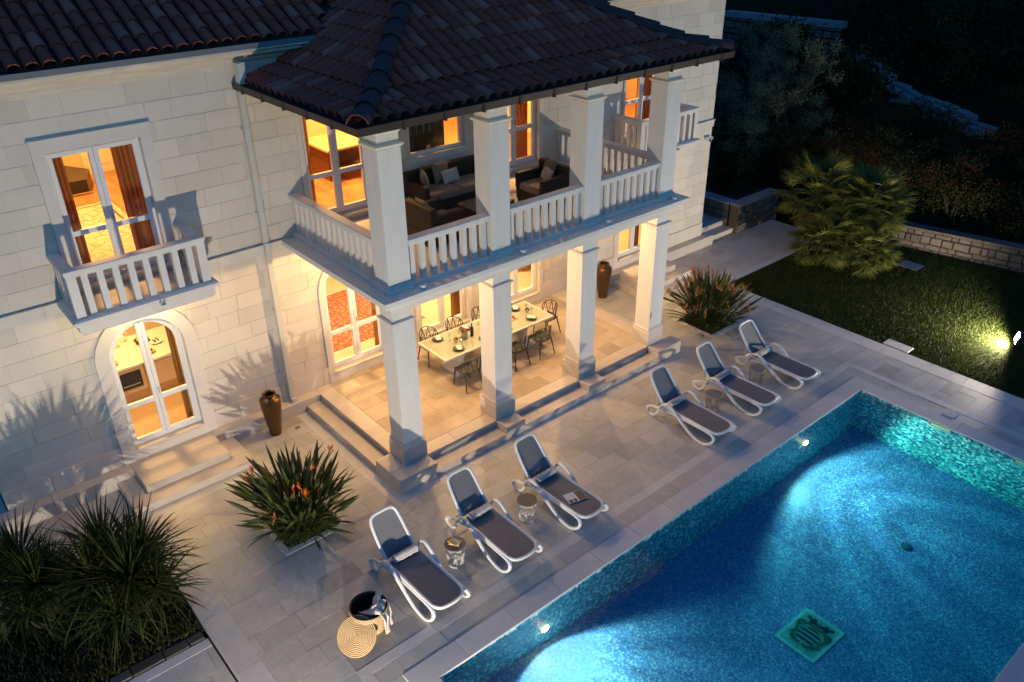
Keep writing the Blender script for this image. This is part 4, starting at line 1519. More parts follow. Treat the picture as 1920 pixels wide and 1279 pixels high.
room(8.5, 13.2, 8.0, UZ, 6.95, 'wood', 'iwall', 300, W2, ((.4, .4),))
# ================================================================== FURNITURE
def sheet(pts_grid, th, q=None):
    # pts_grid rows of 3d points -> solid sheet of thickness th (down along local normal approx z)
    q = q or G()
    n, m_ = len(pts_grid), len(pts_grid[0])
    b0 = len(q.v)
    nr = []
    for i in range(n):
        for j in range(m_):
            a = Vector(pts_grid[min(i + 1, n - 1)][j]) - Vector(pts_grid[max(i - 1, 0)][j])
            b = Vector(pts_grid[i][min(j + 1, m_ - 1)]) - Vector(pts_grid[i][max(j - 1, 0)])
            nr.append(a.cross(b).normalized())
    P = [Vector(p) for r_ in pts_grid for p in r_]
    q.v += [tuple(p) for p in P] + [tuple(p - k * th) for p, k in zip(P, nr)]
    N = n * m_
    for i in range(n - 1):
        for j in range(m_ - 1):
            a, b, c, d = b0 + i * m_ + j, b0 + i * m_ + j + 1, b0 + (i + 1) * m_ + j + 1, b0 + (i + 1) * m_ + j
            q.f += [(a, b, c, d), (a + N, d + N, c + N, b + N)]
    bd = [b0 + j for j in range(m_)] + [b0 + i * m_ + m_ - 1 for i in range(1, n)] + [b0 + (n - 1) * m_ + j for j in range(m_ - 2, -1, -1)] + [b0 + i * m_ for i in range(n - 2, 0, -1)]
    for k in range(len(bd)):
        a, b = bd[k], bd[(k + 1) % len(bd)]
        q.f.append((a, a + N, b + N, b))
    return q

def pillow(w_, h_, t_, n=8):
    # soft cushion standing in x-z, thickness y
    q = G()
    for sgn in (-1, 1):
        b0 = len(q.v)
        for i in range(n + 1):
            for j in range(n + 1):
                u, v = 2 * i / n - 1, 2 * j / n - 1
                k = (max(0, 1 - u * u) ** .5) * (max(0, 1 - v * v) ** .5)
                pin = 1 - .07 * (1 - abs(u) ** 2) * (abs(v) ** 4) - .07 * (1 - abs(v) ** 2) * (abs(u) ** 4)
                q.v.append((u * w_ / 2 * (1 - .05 * (1 - v * v)), sgn * t_ / 2 * k ** .8, v * h_ / 2 * (1 - .05 * (1 - u * u))))
        for i in range(n):
            for j in range(n):
                a = b0 + i * (n + 1) + j
                q.f.append((a, a + 1, a + n + 2, a + n + 1))
    return q

# ---------------------------------------------------------------- sun loungers
LX = [-1.75, -.17, 1.41, 5.20, 6.78, 8.36]
LW = .375          # half width to the middle of the side frame
LY = -2.42         # plan reference of a lounger
def make_lounger():
    t = thing('sun_lounger', 'x', 'sun lounger', group='white sun loungers along the pool')
    side = [(-1.565, .14, .0), (-1.60, .055, .0), (-1.72, .026, 0), (-1.81, .09, 0), (-1.88, .22, 0), (-1.97, .385, 0), (-2.08, .465, 0), (-2.21, .435, 0), (-2.38, .325, 0), (-2.57, .19, 0), (-2.77, .075, 0),
            (-2.94, .028, 0), (-3.12, .030, 0), (-3.25, .10, -.01), (-3.315, .205, -.025), (-3.27, .28, -.05), (-3.12, .298, -.062), (-2.85, .292, -.066), (-2.55, .284, -.068), (-2.25, .268, -.066), (-1.95, .248, -.05), (-1.70, .215, -.02)]
    for sx in (-1, 1):
        P = [(sx * (LW + o), y - LY, z) for y, z, o in side]
        q = G().tube(cr(P, 4, closed=True), .035, 8, closed=True, side=(1, 0, 0), flat=.82)
        q.obj('side_frame', 'white', t, smooth='all')
    # seat frame
    w_ = .29
    P = [(-w_, -1.95 - LY, .305), (-w_, -2.5 - LY, .315), (-w_, -3.08 - LY, .318), (-w_ + .02, -3.24 - LY, .315), (-w_ + .10, -3.33 - LY, .31), (0, -3.36 - LY, .308), (w_ - .10, -3.33 - LY, .31), (w_ - .02, -3.24 - LY, .315), (w_, -3.08 - LY, .318), (w_, -2.5 - LY, .315), (w_, -1.95 - LY, .305)]
    q = G().tube(cr(P, 5), .029, 8, flat=1.0)
    q.tube([(-w_, -1.97 - LY, .300), (w_, -1.97 - LY, .300)], .018, 8)
    q.obj('seat_frame', 'white', t, smooth='all')
    rows = []
    for y, z, hw in ((-1.97, .315, .272), (-2.3, .315, .276), (-2.7, .318, .278), (-3.06, .325, .276), (-3.20, .325, .262), (-3.29, .322, .215), (-3.335, .318, .13)):
        rows.append([(hw * s, y - LY, z - .010 * (1 - s * s)) for s in (-1, -.5, 0, .5, 1)])
    sheet(rows, .006).obj('seat_sling', 'sling', t, smooth=True)
    # backrest
    def bp(s, x):     # s 0..1 up the back
        return (x, -1.93 + .50 * s - LY, .325 + .585 * s - .03 * math.sin(math.pi * s))
    P = [bp(0, -.27), bp(.35, -.275), bp(.75, -.262), bp(.92, -.235), bp(.99, -.16), bp(1.0, 0), bp(.99, .16), bp(.92, .235), bp(.75, .262), bp(.35, .275), bp(0, .27)]
    G().tube(cr(P, 5), .028, 8).obj('back_frame', 'white', t, smooth='all')
    rows = []
    for s, hw in ((.02, .258), (.25, .262), (.5, .262), (.75, .25), (.9, .225), (.965, .16)):
        r_ = []
        for k in (-1, -.5, 0, .5, 1):
            p = bp(s, hw * k)
            r_.append((p[0], p[1] + .012 * (1 - k * k), p[2]))
        rows.append(r_)
    sheet(rows[::-1], .006).obj('back_sling', 'sling', t, smooth=True)
    # rear support strut and wheels pin
    q = G().tube([(-.30, -1.72 - LY, .2), (.30, -1.72 - LY, .2)], .014, 8)
    q.tube([(-.2, -1.72 - LY, .2), (-.2, -1.66 - LY, .56)], .012, 6).tube([(.2, -1.72 - LY, .2), (.2, -1.66 - LY, .56)], .012, 6)
    q.obj('back_support', 'white', t, smooth=True)
    return t
L0 = make_lounger()
LLAB = ['white lounger with grey sling nearest the wicker basket', 'white lounger between the two white wire side tables', 'white lounger with an open magazine on its seat',
        'white lounger in front of the last portico column, first past the gap', 'white lounger second from the lawn, between two dull wire tables', 'white lounger farthest away, nearest the lawn']
TLAB = ['rolled towel on the lounger nearest the wicker basket', 'rolled towel on the lounger between the two white wire tables', 'rolled towel on the lounger that holds a magazine',
        'rolled towel on the lounger first past the gap', 'rolled towel on the lounger second from the lawn', 'rolled towel on the lounger nearest the lawn']
def make_roll():
    t = thing('rolled_towel', 'x', 'towel', group='rolled towels on the loungers')
    pts = [(-.215 + .43 * k / 10, .0, .0) for k in range(11)]
    rr = [.070 + .003 * math.sin(k * 2.1) for k in range(11)]
    G().tube(pts, rr, 14).obj('roll', 'towel', t, smooth=True)
    # the free edge and the spiral ends
    q = G()
    for sx in (-1, 1):
        sp_ = [(sx * (.2155 + .002), (.006 + .061 * a / 14) * math.cos(a), (.006 + .061 * a / 14) * math.sin(a)) for a in np.linspace(0, 14, 36)]
        q.tube(sp_, .0045, 5)
    q.tube([(-.21, -.055, .048), (.0, -.056, .049), (.21, -.055, .048)], .006, 6)
    q.obj('fold', 'linen', t, smooth=True)
    return t
R0 = make_roll()
for k, x in enumerate(LX):
    o = L0 if k == 0 else copy_tree(L0)
    o.location = (x + LW, LY + random.uniform(-.01, .01), 0)
    o.rotation_euler.z = R([1.0, -.5, .8, -1.0, .6, -.4][k])
    o['label'] = LLAB[k]
    r_ = R0 if k == 0 else copy_tree(R0)
    r_.location = (x + LW + random.uniform(-.015, .015), -2.06, .392)
    r_.rotation_euler = (random.uniform(0, 1), 0, R(random.uniform(-3, 3)))
    r_['label'] = TLAB[k]
# magazine on the third lounger
t = thing('magazine', 'open magazine with a dark garden photo lying on a lounger seat', 'magazine', (1.41 + LW + .03, -2.83, .318), R(-14))
for sx in (-1, 1):
    rows = [[(sx * .19 * u, y, .006 + .012 * math.sin(u * math.pi) * (1 if sx > 0 else .8)) for u in ((0, .25, .5, .75, 1) if sx > 0 else (1, .75, .5, .25, 0))] for y in (-.135, .135)]
    sheet(rows, .004).obj('page', 'magazine', t)
rows = [[(.19 * u, y, .0125 + .012 * math.sin(u * math.pi)) for u in (.12, .5, .95)] for y in (-.125, .125)]
sheet(rows, .001).obj('photo', 'photo', t)
for a in (.08, .56):
    rows = [[(-.19 * u, y, .0125 + .0096 * math.sin(u * math.pi)) for u in (a + .36, a + .18, a)] for y in (-.125, -.045)]
    sheet(rows, .001).obj('photo', 'photo', t)

# ---------------------------------------------------------------- wire side tables
def make_side():
    t = thing('side_table', 'x', 'side table', group='wire drum side tables')
    G().lathe([(.0, .405), (.182, .405), (.185, .41), (.185, .424), (.18, .43), (0, .43)], 28).obj('top', 'taupe', t, smooth=True)
    q = G()
    rb, rt_ = .135, .172
    for z, r_ in ((.006, rb), (.398, rt_), (.2, (rb + rt_) / 2 - .002)):
        q.tube([(r_ * math.cos(a), r_ * math.sin(a), z) for a in np.linspace(0, 2 * math.pi, 25)[:-1]], .0048, 5, closed=True)
    n = 7
    for k in range(n):
        a = 2 * math.pi * k / n
        rm = (rb + rt_) / 2
        top = (rt_ * math.cos(a), rt_ * math.sin(a), .398)
        for da in (-.32, -.11, .11, .32):
            q.tube([top if abs(da) < .2 else (rt_ * math.cos(a + da * .5), rt_ * math.sin(a + da * .5), .398), (rm * math.cos(a + da * 1.25), rm * math.sin(a + da * 1.25), .2)], .0042, 4)
            a2 = a + math.pi / n
            q.tube([(rm * math.cos(a2 + da * .3), rm * math.sin(a2 + da * .3), .2), (rb * math.cos(a2 + da * 1.25), rb * math.sin(a2 + da * 1.25), .006)], .0042, 4)
    q.obj('wire_drum', 'wire', t, smooth=True)
    return t
S0 = make_side()
S0b = copy_tree(S0)
dullw = mat('grey_wire', (.22, .21, .20), rough=.5)
dullt = mat('grey_table_top', (.19, .175, .155), rough=.6)
for ch, m_ in zip(S0b.children, (dullt, dullw)):
    ch.data = ch.data.copy()
    ch.data.materials[0] = m_
for k, (x, y, lb, src) in enumerate([(-.63, -2.45, 'white wire side table with two books on its taupe top', S0), (1.02, -2.40, 'white wire side table with bare taupe top', None),
                                     (6.33, -2.45, 'dull grey wire side table beside the first lounger past the gap', S0b), (7.92, -2.43, 'dull grey wire side table nearest the lawn', None)]):
    o = src if src else copy_tree(S0 if k < 2 else S0b)
    o.location = (x, y, 0)
    o.rotation_euler.z = k * .7
    o['label'] = lb
def book(loc, rz, w_, h_, t_, cov, lab):
    t = thing('book', lab, 'book', loc, rz, 'books on the side table')
    G().box(-w_ / 2 + .004, w_ / 2 - .002, -h_ / 2 + .004, h_ / 2 - .004, .002, t_ - .002).obj('pages', 'paper', t)
    q = G().box(-w_ / 2, w_ / 2, -h_ / 2, h_ / 2, t_ - .0019, t_).box(-w_ / 2, w_ / 2, -h_ / 2, h_ / 2, .0, .0019).box(-w_ / 2, -w_ / 2 + .0035, -h_ / 2, h_ / 2, .002, t_ - .002)
    q.obj('cover', cov, t)
    return t
book((-.62, -2.44, .4302), R(35), .125, .185, .022, 'paper', 'cream paperback lying under the yellow book')
b_ = book((-.63, -2.43, .4524), R(12), .13, .19, .020, 'yellow', 'yellow book with black and white cover picture on top')
G().box(-.02, .06, -.06, .07, .0201, .0206).obj('cover_picture', mat('cover_picture', (.5, .5, .52), var=1.1, vscale=45, rough=.4), b_)

# ---------------------------------------------------------------- wicker basket, lid, towels
BX, BY = -2.44, -2.64
t = thing('laundry_basket', 'round dark lined wicker basket with towels hanging out', 'basket', (BX, BY, 0))
rb = lambda z: .235 + .06 * math.sin(min(1, z / .42) * 2.2)
q = G()
nz = 11
for k in range(nz):
    z = .018 + k * .0375
    q.tube([((rb(z) + .003 * math.sin(a * 22 + k * 3)) * math.cos(a), (rb(z) + .003 * math.sin(a * 22 + k * 3)) * math.sin(a), z + .003 * math.sin(a * 3)) for a in np.linspace(0, 2 * math.pi, 49)[:-1]], .0205, 6, closed=True)
q.obj('coil_body', 'straw', t, smooth='all')
G().lathe([(.0, .012), (rb(.02) - .02, .014), (rb(.15) - .021, .15), (rb(.3) - .021, .3), (rb(.41) - .018, .405), (rb(.41) + .008, .418), (rb(.41) + .010, .41), (rb(.41) + .012, .40), (rb(.41) - .010, .395), (rb(.3) - .015, .3), (rb(.1) - .015, .1), (0, .006)], 32).obj('liner', 'black', t, smooth=True)
t2 = thing('basket_lid', 'round woven straw lid leaning on the basket', 'lid', (0, 0, 0))
nrm = Vector((-.50, -.42, .76)).normalized()
ux = nrm.cross(Vector((0, 0, 1))).normalized()
uy = nrm.cross(ux)
q = G()
LR = .305
n = 12
for k in range(n):
    r_ = LR * (k + .6) / n
    q.tube([(r_ * math.cos(a) + .002 * math.sin(a * 17 + k), r_ * math.sin(a), .010 * (1 - (r_ / LR) ** 2) * 2 + .003 * math.sin(a * (10 + k) + k)) for a in np.linspace(0, 2 * math.pi, 16 + 3 * k)[:-1]], .0125, 6, closed=True)
q.lathe([(0, -.004), (LR - .01, -.006), (LR - .01, .0), (0, .012)], 32)
q.v = [tuple(ux * a + uy * b + nrm * c) for a, b, c in q.v]
lo_ = min(v[2] for v in q.v)
lc = Vector((BX - .36, BY - .225, -lo_ + .002))
q.obj('coil_disc', 'straw', t2, smooth='all')
t2.location = lc

def cloth(name, lab, pts_w, m, loc, th=.008, fold=.012, nf=5):
    # ribbon of cloth that follows (centre, half width vector) stations
    rows = []
    C_ = cr([p for p, h in pts_w], 5)
    Hv = cr([h for p, h in pts_w], 5)
    for i, (c, h) in enumerate(zip(C_, Hv)):
        r_ = []
        for j in range(11):
            u = 2 * j / 10 - 1
            hn = h.normalized()
            tan = (C_[min(i + 1, len(C_) - 1)] - C_[max(i - 1, 0)]).normalized()
            nn_ = hn.cross(tan)
            r_.append(c + h * u + nn_ * (fold * math.sin(u * nf + i * .35) * (1 + .5 * math.sin(i * .8))))
        rows.append(r_)
    t = thing(name, lab, 'towel', loc, group='towels in the wicker basket')
    sheet(rows, th).obj('cloth', m, t, smooth=True)
    return t
cloth('beach_towel', 'cream towel draped over the basket rim onto the side', [(Vector((-.02, .0, .30)), Vector((.06, -.08, 0))), (Vector((.10, -.10, .40)), Vector((.09, .09, 0))), (Vector((.17, -.19, .445)), Vector((.10, .10, .0))), (Vector((.235, -.255, .36)), Vector((.12, .11, .0))), (Vector((.25, -.28, .18)), Vector((.135, .12, .02))), (Vector((.262, -.295, .05)), Vector((.12, .10, .015)))], 'linen', (BX - .06, BY + .02, 0), fold=.016, nf=7)
cloth('beach_towel', 'grey folded towel standing up inside the basket', [(Vector((.04, .0, .10)), Vector((.10, .13, 0))), (Vector((.08, -.02, .28)), Vector((.10, .13, 0))), (Vector((.13, -.02, .43)), Vector((.09, .12, 0))), (Vector((.19, -.04, .47)), Vector((.08, .11, 0))), (Vector((.235, -.06, .42)), Vector((.07, .10, 0)))], 'towel', (BX - .02, BY + .03, 0), th=.014)
cloth('beach_towel', 'blue towel folded deep in the basket', [(Vector((-.12, -.10, .20)), Vector((.05, -.06, 0))), (Vector((-.04, -.02, .25)), Vector((.06, -.07, 0))), (Vector((.03, .05, .22)), Vector((.06, -.06, 0)))], 'bluetowel', (BX, BY, 0), th=.03)

# ---------------------------------------------------------------- bronze urns
def urn(loc, lab, s=1.0):
    t = thing('urn', lab, 'urn', loc, group='tall bronze urns')
    pr = [(.0, 0), (.115, 0), (.12, .012), (.125, .05), (.15, .25), (.185, .5), (.208, .70), (.213, .80), (.205, .86), (.175, .895), (.125, .915), (.112, .93), (.112, .955), (.135, .975), (.142, .985), (.138, .998), (.122, 1.0), (.10, .985), (.095, .94), (.10, .90), (.15, .85), (.16, .7), (0, .65)]
    q = G().lathe([(r_ * s, z * s) for r_, z in pr], 40)
    q.obj('body', 'bronze', t, smooth=True)
    q = G()
    for z, r_ in ((.862, .207), (.90, .17)):
        q.tube([(r_ * s * math.cos(a), r_ * s * math.sin(a), z * s) for a in np.linspace(0, 2 * math.pi, 33)[:-1]], .007, 6, closed=True)
    q.obj('shoulder_ring', 'bronze', t, smooth='all')
urn((-1.24, 3.05, 0), 'tall bronze urn by the wall left of the portico steps')
urn((8.55, 3.02, 0), 'tall bronze urn by the wall right of the portico', 1.02)

# ---------------------------------------------------------------- dining table
TX, TY = 3.80, 2.16
tl, tw = 1.60, .535
t = thing('dining_table', 'long cream stone dining table set for a meal under the portico', 'table', (TX, TY, H))
q = frustum(G(), -tl, tl, -tw, tw, [(.06, .665), (.045, .68), (.02, .69), (.012, .705), (.0, .715), (.0, .738), (.008, .745)])
q.obj('table_top', 'ttop', t)
G().box(-tl + .06, tl - .06, -tw + .06, tw - .06, .7455, .7495).obj('glass_sheet', 'clearglass', t)
for sx in (-1, 1):
    q = frustum(G(), sx * .95 - .14, sx * .95 + .14, -.30, .30, [(-.02, .0), (-.02, .06), (.01, .09), (.05, .16), (.075, .30), (.07, .42), (.045, .52), (.01, .585), (.0, .62), (.0, .664)])
    q.obj('pedestal', 'trim', t, smooth=True)

def make_chair():
    # faces +y; feet on z = 0
    t = thing('dining_chair', 'x', 'chair', group='open lattice dining chairs')
    rows = []
    for y, hw, z in ((.235, .19, .438), (.22, .205, .448), (.10, .225, .447), (-.05, .22, .440), (-.17, .20, .440), (-.215, .17, .445)):
        rows.append([(hw * u, y, z - .010 * (1 - u * u)) for u in (-1, -.6, 0, .6, 1)])
    sheet(rows, .016).obj('seat', 'chair', t, smooth=True)
    for sx in (-1, 1):
        G().tube([(sx * .18, .19, .435), (sx * .205, .215, .22), (sx * .225, .235, .0)], [.019, .016, .013], 7).obj('leg', 'chair', t, smooth=True)
        G().tube([(sx * .175, -.17, .435), (sx * .205, -.215, .22), (sx * .23, -.26, .0)], [.019, .016, .013], 7).obj('leg', 'chair', t, smooth=True)
    # lattice back: a curved shell of triangles
    q = G()
    def bk(a, z):    # a -1..1 round the back
        an = a * 1.15
        r_ = .235 + .035 * (z - .44) / .36
        return Vector((r_ * math.sin(an) * 1.02, .045 - (r_ + .03) * math.cos(an), z))
    top = lambda a: bk(a, .80 - .09 * a * a - .06 * a ** 4)
    bot = lambda a: bk(a, .455)
    mid = lambda a: bk(a, .62)
    A_ = np.linspace(-1, 1, 9)
    q.tube([top(a) for a in np.linspace(-1, 1, 17)], .0115, 6)
    q.tube([bot(a) for a in np.linspace(-1, 1, 17)], .0125, 6)
    for k in range(8):
        a, b = A_[k], A_[k + 1]
        m_ = (a + b) / 2
        if k % 2 == 0:
            q.tube([bot(a), top(b)], .0095, 5)
        else:
            q.tube([top(a), bot(b)], .0095, 5)
    for a in A_[2:-1:2]:
        q.tube([bk(a - .25, .56), bk(a, .60), bk(a + .25, .56)], .0085, 5)
    for a in (-1, 1):
        q.tube([top(a), bot(a)], .0115, 6)
    q.obj('lattice_back', 'chair', t, smooth=True)
    return t
C0 = make_chair()
places = [(2.67, 2.86, 180, 'lattice chair on the wall side at the wine bottle end of the table'), (3.43, 2.87, 180, 'lattice chair on the wall side, second from the wine bottle end'),
          (4.19, 2.87, 180, 'lattice chair on the wall side behind the second column'), (4.95, 2.87, 180, 'lattice chair on the wall side at the far end of the table'),
          (2.66, 1.47, 0, 'lattice chair on the pool side nearest the corner column'), (3.38, 1.46, 0, 'lattice chair on the pool side hidden behind the second column'),
          (4.05, 1.47, 0, 'lattice chair on the pool side just right of the second column'), (4.83, 1.47, 0, 'lattice chair on the pool side at the far right corner'),
          (5.62, 2.12, 90, 'lattice chair at the far head of the table')]
for k, (x, y, a, lb) in enumerate(places):
    o = C0 if k == 0 else copy_tree(C0)
    o.location = (x, y, H + .001)
    o.rotation_euler.z = R(a + random.uniform(-5, 5))
    o['label'] = lb

tz = H + .7505
setpos = [(2.62, 2.50), (3.40, 2.50), (4.15, 2.50), (4.90, 2.48), (2.72, 1.84), (3.45, 1.84), (4.10, 1.84), (4.88, 1.86)]
plate0 = napkin0 = None
slab = ['beside the wine bottle on the wall side', 'second from the bottle end on the wall side', 'behind the second column on the wall side', 'at the far end on the wall side', 'nearest the corner column on the pool side', 'behind the second column on the pool side', 'just right of the second column on the pool side', 'at the far right on the pool side']
for k, (x, y) in enumerate(setpos):
    if plate0 is None:
        plate0 = thing('plate', 'x', 'plate', group='dark plates on the dining table')
        G().lathe([(0, .0), (.085, 0), (.10, .004), (.135, .012), (.138, .015), (.132, .016), (.10, .009), (0, .008)], 28).obj('dinner_plate', 'plate', plate0, smooth=True)
        q = G().lathe([(0, .0), (.07, 0), (.08, .004), (.10, .014), (.103, .017), (.098, .018), (.08, .010), (0, .008)], 24)
        q.v = [(a, b, c + .0165) for a, b, c in q.v]
        q.obj('side_plate', 'plate', plate0, smooth=True)
        o = plate0
        napkin0 = thing('napkin', 'x', 'napkin', group='folded napkins on the plates')
        sheet([[(u * .055, v, .004 + .003 * math.sin(u * 3 + v * 20)) for u in (-1, -.33, .33, 1)] for v in (-.10, -.04, .04, .10)], .004).obj('folded_cloth', 'napkin', napkin0)
        sheet([[(u * .05 + .012, v + .02, .010 + .003 * math.sin(u * 3 + v * 20)) for u in (-1, -.33, .33, 1)] for v in (-.09, -.03, .03, .07)], .004).obj('folded_flap', 'napkin', napkin0)
        n_ = napkin0
    else:
        o, n_ = copy_tree(plate0), copy_tree(napkin0)
    o.location = (x, y, tz)
    n_.location = (x + .01, y, tz + .0375)
    n_.rotation_euler.z = R(random.uniform(-30, 30))
    o['label'] = 'stacked dark plates ' + slab[k]
    n_['label'] = 'folded printed napkin ' + slab[k]
g0 = None
for k, (x, y) in enumerate([(2.80, 2.28), (3.05, 2.24), (3.60, 2.26), (4.32, 2.28), (5.05, 2.24), (2.92, 1.98), (3.62, 2.05), (4.30, 2.04), (5.04, 2.02)]):
    if g0 is None:
        g0 = thing('wine_glass', 'thin clear wine glass on the dining table', 'glass', group='clear wine glasses on the dining table')
        G().lathe([(0, .0), (.034, 0), (.034, .002), (.005, .006), (.004, .085), (.012, .092), (.036, .13), (.04, .16), (.034, .20), (.0325, .20), (.038, .16), (.034, .13), (.008, .096), (0, .094)], 18).obj('bowl', 'clearglass', g0, smooth=True)
        o = g0
    else:
        o = copy_tree(g0)
    o.location = (x, y, tz)
t = thing('wine_bottle', 'dark green wine bottle standing on the dining table', 'bottle', (3.32, 2.13, tz))
G().lathe([(0, 0), (.036, 0), (.038, .006), (.038, .19), (.034, .215), (.018, .245), (.0145, .26), (.0145, .305), (.0165, .307), (.0165, .318), (.0, .318)], 20).obj('body', 'bottle', t, smooth=True)
G().lathe([(.0385, .06), (.0388, .06), (.0388, .15), (.0385, .15)], 20).obj('paper_label', 'black', t, smooth=True)
t = thing('pitcher', 'grey glass pitcher of flowers beside the wine bottle', 'pitcher', (3.12, 2.15, tz))
G().lathe([(0, 0), (.07, 0), (.075, .01), (.072, .16), (.076, .185), (.072, .185), (.067, .16), (.068, .02), (0, .02)], 22).obj('jug', mat('smoked_glass', (.20, .19, .15), rough=.15), t, smooth=True)
G().tube(cr([(-.07, 0, .16), (-.12, 0, .15), (-.125, 0, .08), (-.07, 0, .05)], 5), .008, 6).obj('handle', 'clearglass', t, smooth=True)
def posy(q, c, r_, n, s):
    for k in range(n):
        a, z = random.uniform(0, 6.28), random.uniform(-.3, 1)
        rr = r_ * math.sqrt(max(0, 1 - z * z))
        p = Vector(c) + Vector((rr * math.cos(a), rr * math.sin(a), r_ * z))
        d = Vector((random.uniform(-1, 1), random.uniform(-1, 1), random.uniform(-.3, 1))).normalized() * s
        e = d.cross(Vector((.3, .7, .2))).normalized() * s * .7
        q.add([p - d, p + e, p + d, p - e], [(0, 1, 2, 3)])
q = G(); posy(q, (0, 0, .20), .055, 50, .022); q.obj('flowers', 'dryflower', t)
t = thing('bud_vase', 'small glass vase of dark red flowers near the bottle end', 'vase', (2.86, 2.12, tz), group='small flower vases on the table')
G().lathe([(0, 0), (.032, 0), (.034, .05), (.031, .055), (.03, .01), (0, .008)], 16).obj('glass_pot', 'clearglass', t, smooth=True)
q = G(); posy(q, (0, 0, .075), .042, 60, .018); q.obj('flowers', 'petal', t)
t = thing('bud_vase', 'small glass vase of dark red flowers at the far end of the table', 'vase', (5.02, 2.16, tz), group='small flower vases on the table')
G().lathe([(0, 0), (.032, 0), (.034, .05), (.031, .055), (.03, .01), (0, .008)], 16).obj('glass_pot', 'clearglass', t, smooth=True)
q = G(); posy(q, (0, 0, .075), .042, 60, .018); q.obj('flowers', 'petal', t)
t = thing('candle', 'small lit candle in a glass beside the flower vase', 'candle', (2.98, 2.08, tz))
G().lathe([(0, 0), (.03, 0), (.032, .06), (.029, .06), (.028, .008), (0, .006)], 16).obj('glass_cup', 'clearglass', t, smooth=True)
G().lathe([(0, .007), (.026, .007), (.026, .03), (0, .03)], 14).obj('wax', 'china', t)
G().lathe([(0, .031), (.004, .036), (.003, .05), (0, .06)], 8).obj('flame', mat('candle_flame', (1, .8, .4), emit=((1, .62, .2), 25)), t)
t = thing('serving_board', 'ochre serving board with red fruit on the dining table', 'board', (4.45, 2.14, tz), R(10))
G().cbox(-.19, .19, -.085, .085, 0, .015, .006).obj('board', 'board', t)
for k in range(9):
    x, y = random.uniform(-.15, .15), random.uniform(-.05, .05)
    q = G().lathe([(0, 0), (.02, .004), (.027, .02), (.02, .037), (0, .042)], 10, (x, y, .015))
    q.obj('fruit', 'food', t, smooth=True)
t = thing('flower_vase', 'glass vase with white blossom in the middle of the table', 'vase', (3.92, 2.22, tz))
G().lathe([(0, 0), (.04, 0), (.045, .02), (.03, .12), (.036, .17), (.033, .17), (.027, .12), (.04, .02), (0, .012)], 18).obj('vase_body', 'clearglass', t, smooth=True)
q = G()
for k in range(7):
    a = k * .9
    q.tube(cr([(0, 0, .05), (.04 * math.cos(a), .04 * math.sin(a), .2), (.13 * math.cos(a), .13 * math.sin(a), .30 + .02 * k)], 4), .003, 4)
q.obj('stems', 'leaf_strel', t)
q = G()
for k in range(7):
    a = k * .9
    posy(q, (.13 * math.cos(a), .13 * math.sin(a), .30 + .02 * k), .03, 10, .02)
q.obj('blossom', 'china', t)

# ---------------------------------------------------------------- upper balcony lounge
UF = Z2 + .002
def wbox(q, *a):
    return q.cbox(*a, .02)
def sofa(loc, rz, w_, lab, name, cat, d_=.82, grp=None):
    # faces -y; back at +y
    t = thing(name, lab, cat, loc, rz, grp)
    wbox(G(), -w_ / 2, w_ / 2, -d_ / 2 + .02, d_ / 2, .06, .30).obj('base', 'wicker', t)
    wbox(G(), -w_ / 2, w_ / 2, d_ / 2 - .14, d_ / 2 + .001, .301, .80).obj('backrest', 'wicker', t)
    for sx in (-1, 1):
        a, b = sorted((sx * w_ / 2, sx * (w_ / 2 - .13)))
        wbox(G(), a, b, -d_ / 2, d_ / 2 - .141, .301, .64).obj('armrest', 'wicker', t)
    for sx in (-1, 1):
        for y in (-d_ / 2 + .06, d_ / 2 - .08):
            G().box(sx * (w_ / 2 - .08) - .03, sx * (w_ / 2 - .08) + .03, y - .03, y + .03, 0, .06).obj('foot', 'wicker', t)
    n = max(1, round((w_ - .26) / .75))
    cw = (w_ - .27) / n
    for k in range(n):
        x0 = -w_ / 2 + .135 + k * cw
        q = G().cbox(x0 + .004, x0 + cw - .004, -d_ / 2 - .01, d_ / 2 - .145, .302, .44, .035)
        q.obj('seat_cushion', 'cushion', t, smooth=True)
    return t
def cush(loc, rz, tilt, w_, h_, m, lab):
    t = thing('cushion', lab, 'cushion', loc, 0, 'scatter cushions on the balcony')
    t.rotation_euler = (tilt, 0, rz)
    q = pillow(w_, h_, .16)
    q.v = [(a, b, c + h_ / 2) for a, b, c in q.v]
    q.obj('cover', m, t, smooth='all')
sofa((3.62, 3.06, UF), 0, 1.95, 'long dark wicker sofa under the balcony picture window', 'wicker_sofa', 'sofa', grp='dark wicker lounge set')
sofa((5.15, 1.78, UF), R(-90), .92, 'dark wicker armchair on the balcony between the middle columns', 'wicker_armchair', 'armchair', grp='dark wicker lounge set')
sofa((2.15, 1.60, UF), R(90), .92, 'dark wicker armchair on the balcony just behind the corner column', 'wicker_armchair', 'armchair', grp='dark wicker lounge set')
zs = UF + .445
cush((2.98, 3.05, zs - .0), R(60), R(-14), .45, .42, 'cushion', 'taupe cushion at the left arm of the sofa')
cush((3.52, 3.21, zs), R(8), R(-16), .48, .45, 'cushion', 'large taupe cushion against the sofa back')
cush((3.66, 3.06, zs), R(5), R(-24), .48, .30, 'cushion2', 'pale knitted cushion lying before the taupe one on the sofa')
cush((5.36, 1.88, zs), R(-100), R(-16), .46, .43, 'cushion', 'taupe cushion against the right armchair back')
cush((5.20, 1.80, zs), R(-112), R(-26), .46, .30, 'cushion2', 'pale knitted cushion on the right armchair')
cush((1.99, 1.66, zs), R(85), R(-16), .44, .42, 'cushion', 'taupe cushion on the armchair behind the corner column')
t = thing('coffee_table', 'low dark wicker coffee table with glass top', 'coffee table', (3.62, 1.85, UF))
wbox(G(), -.52, .52, -.32, .32, .05, .34).obj('body', 'wicker', t)
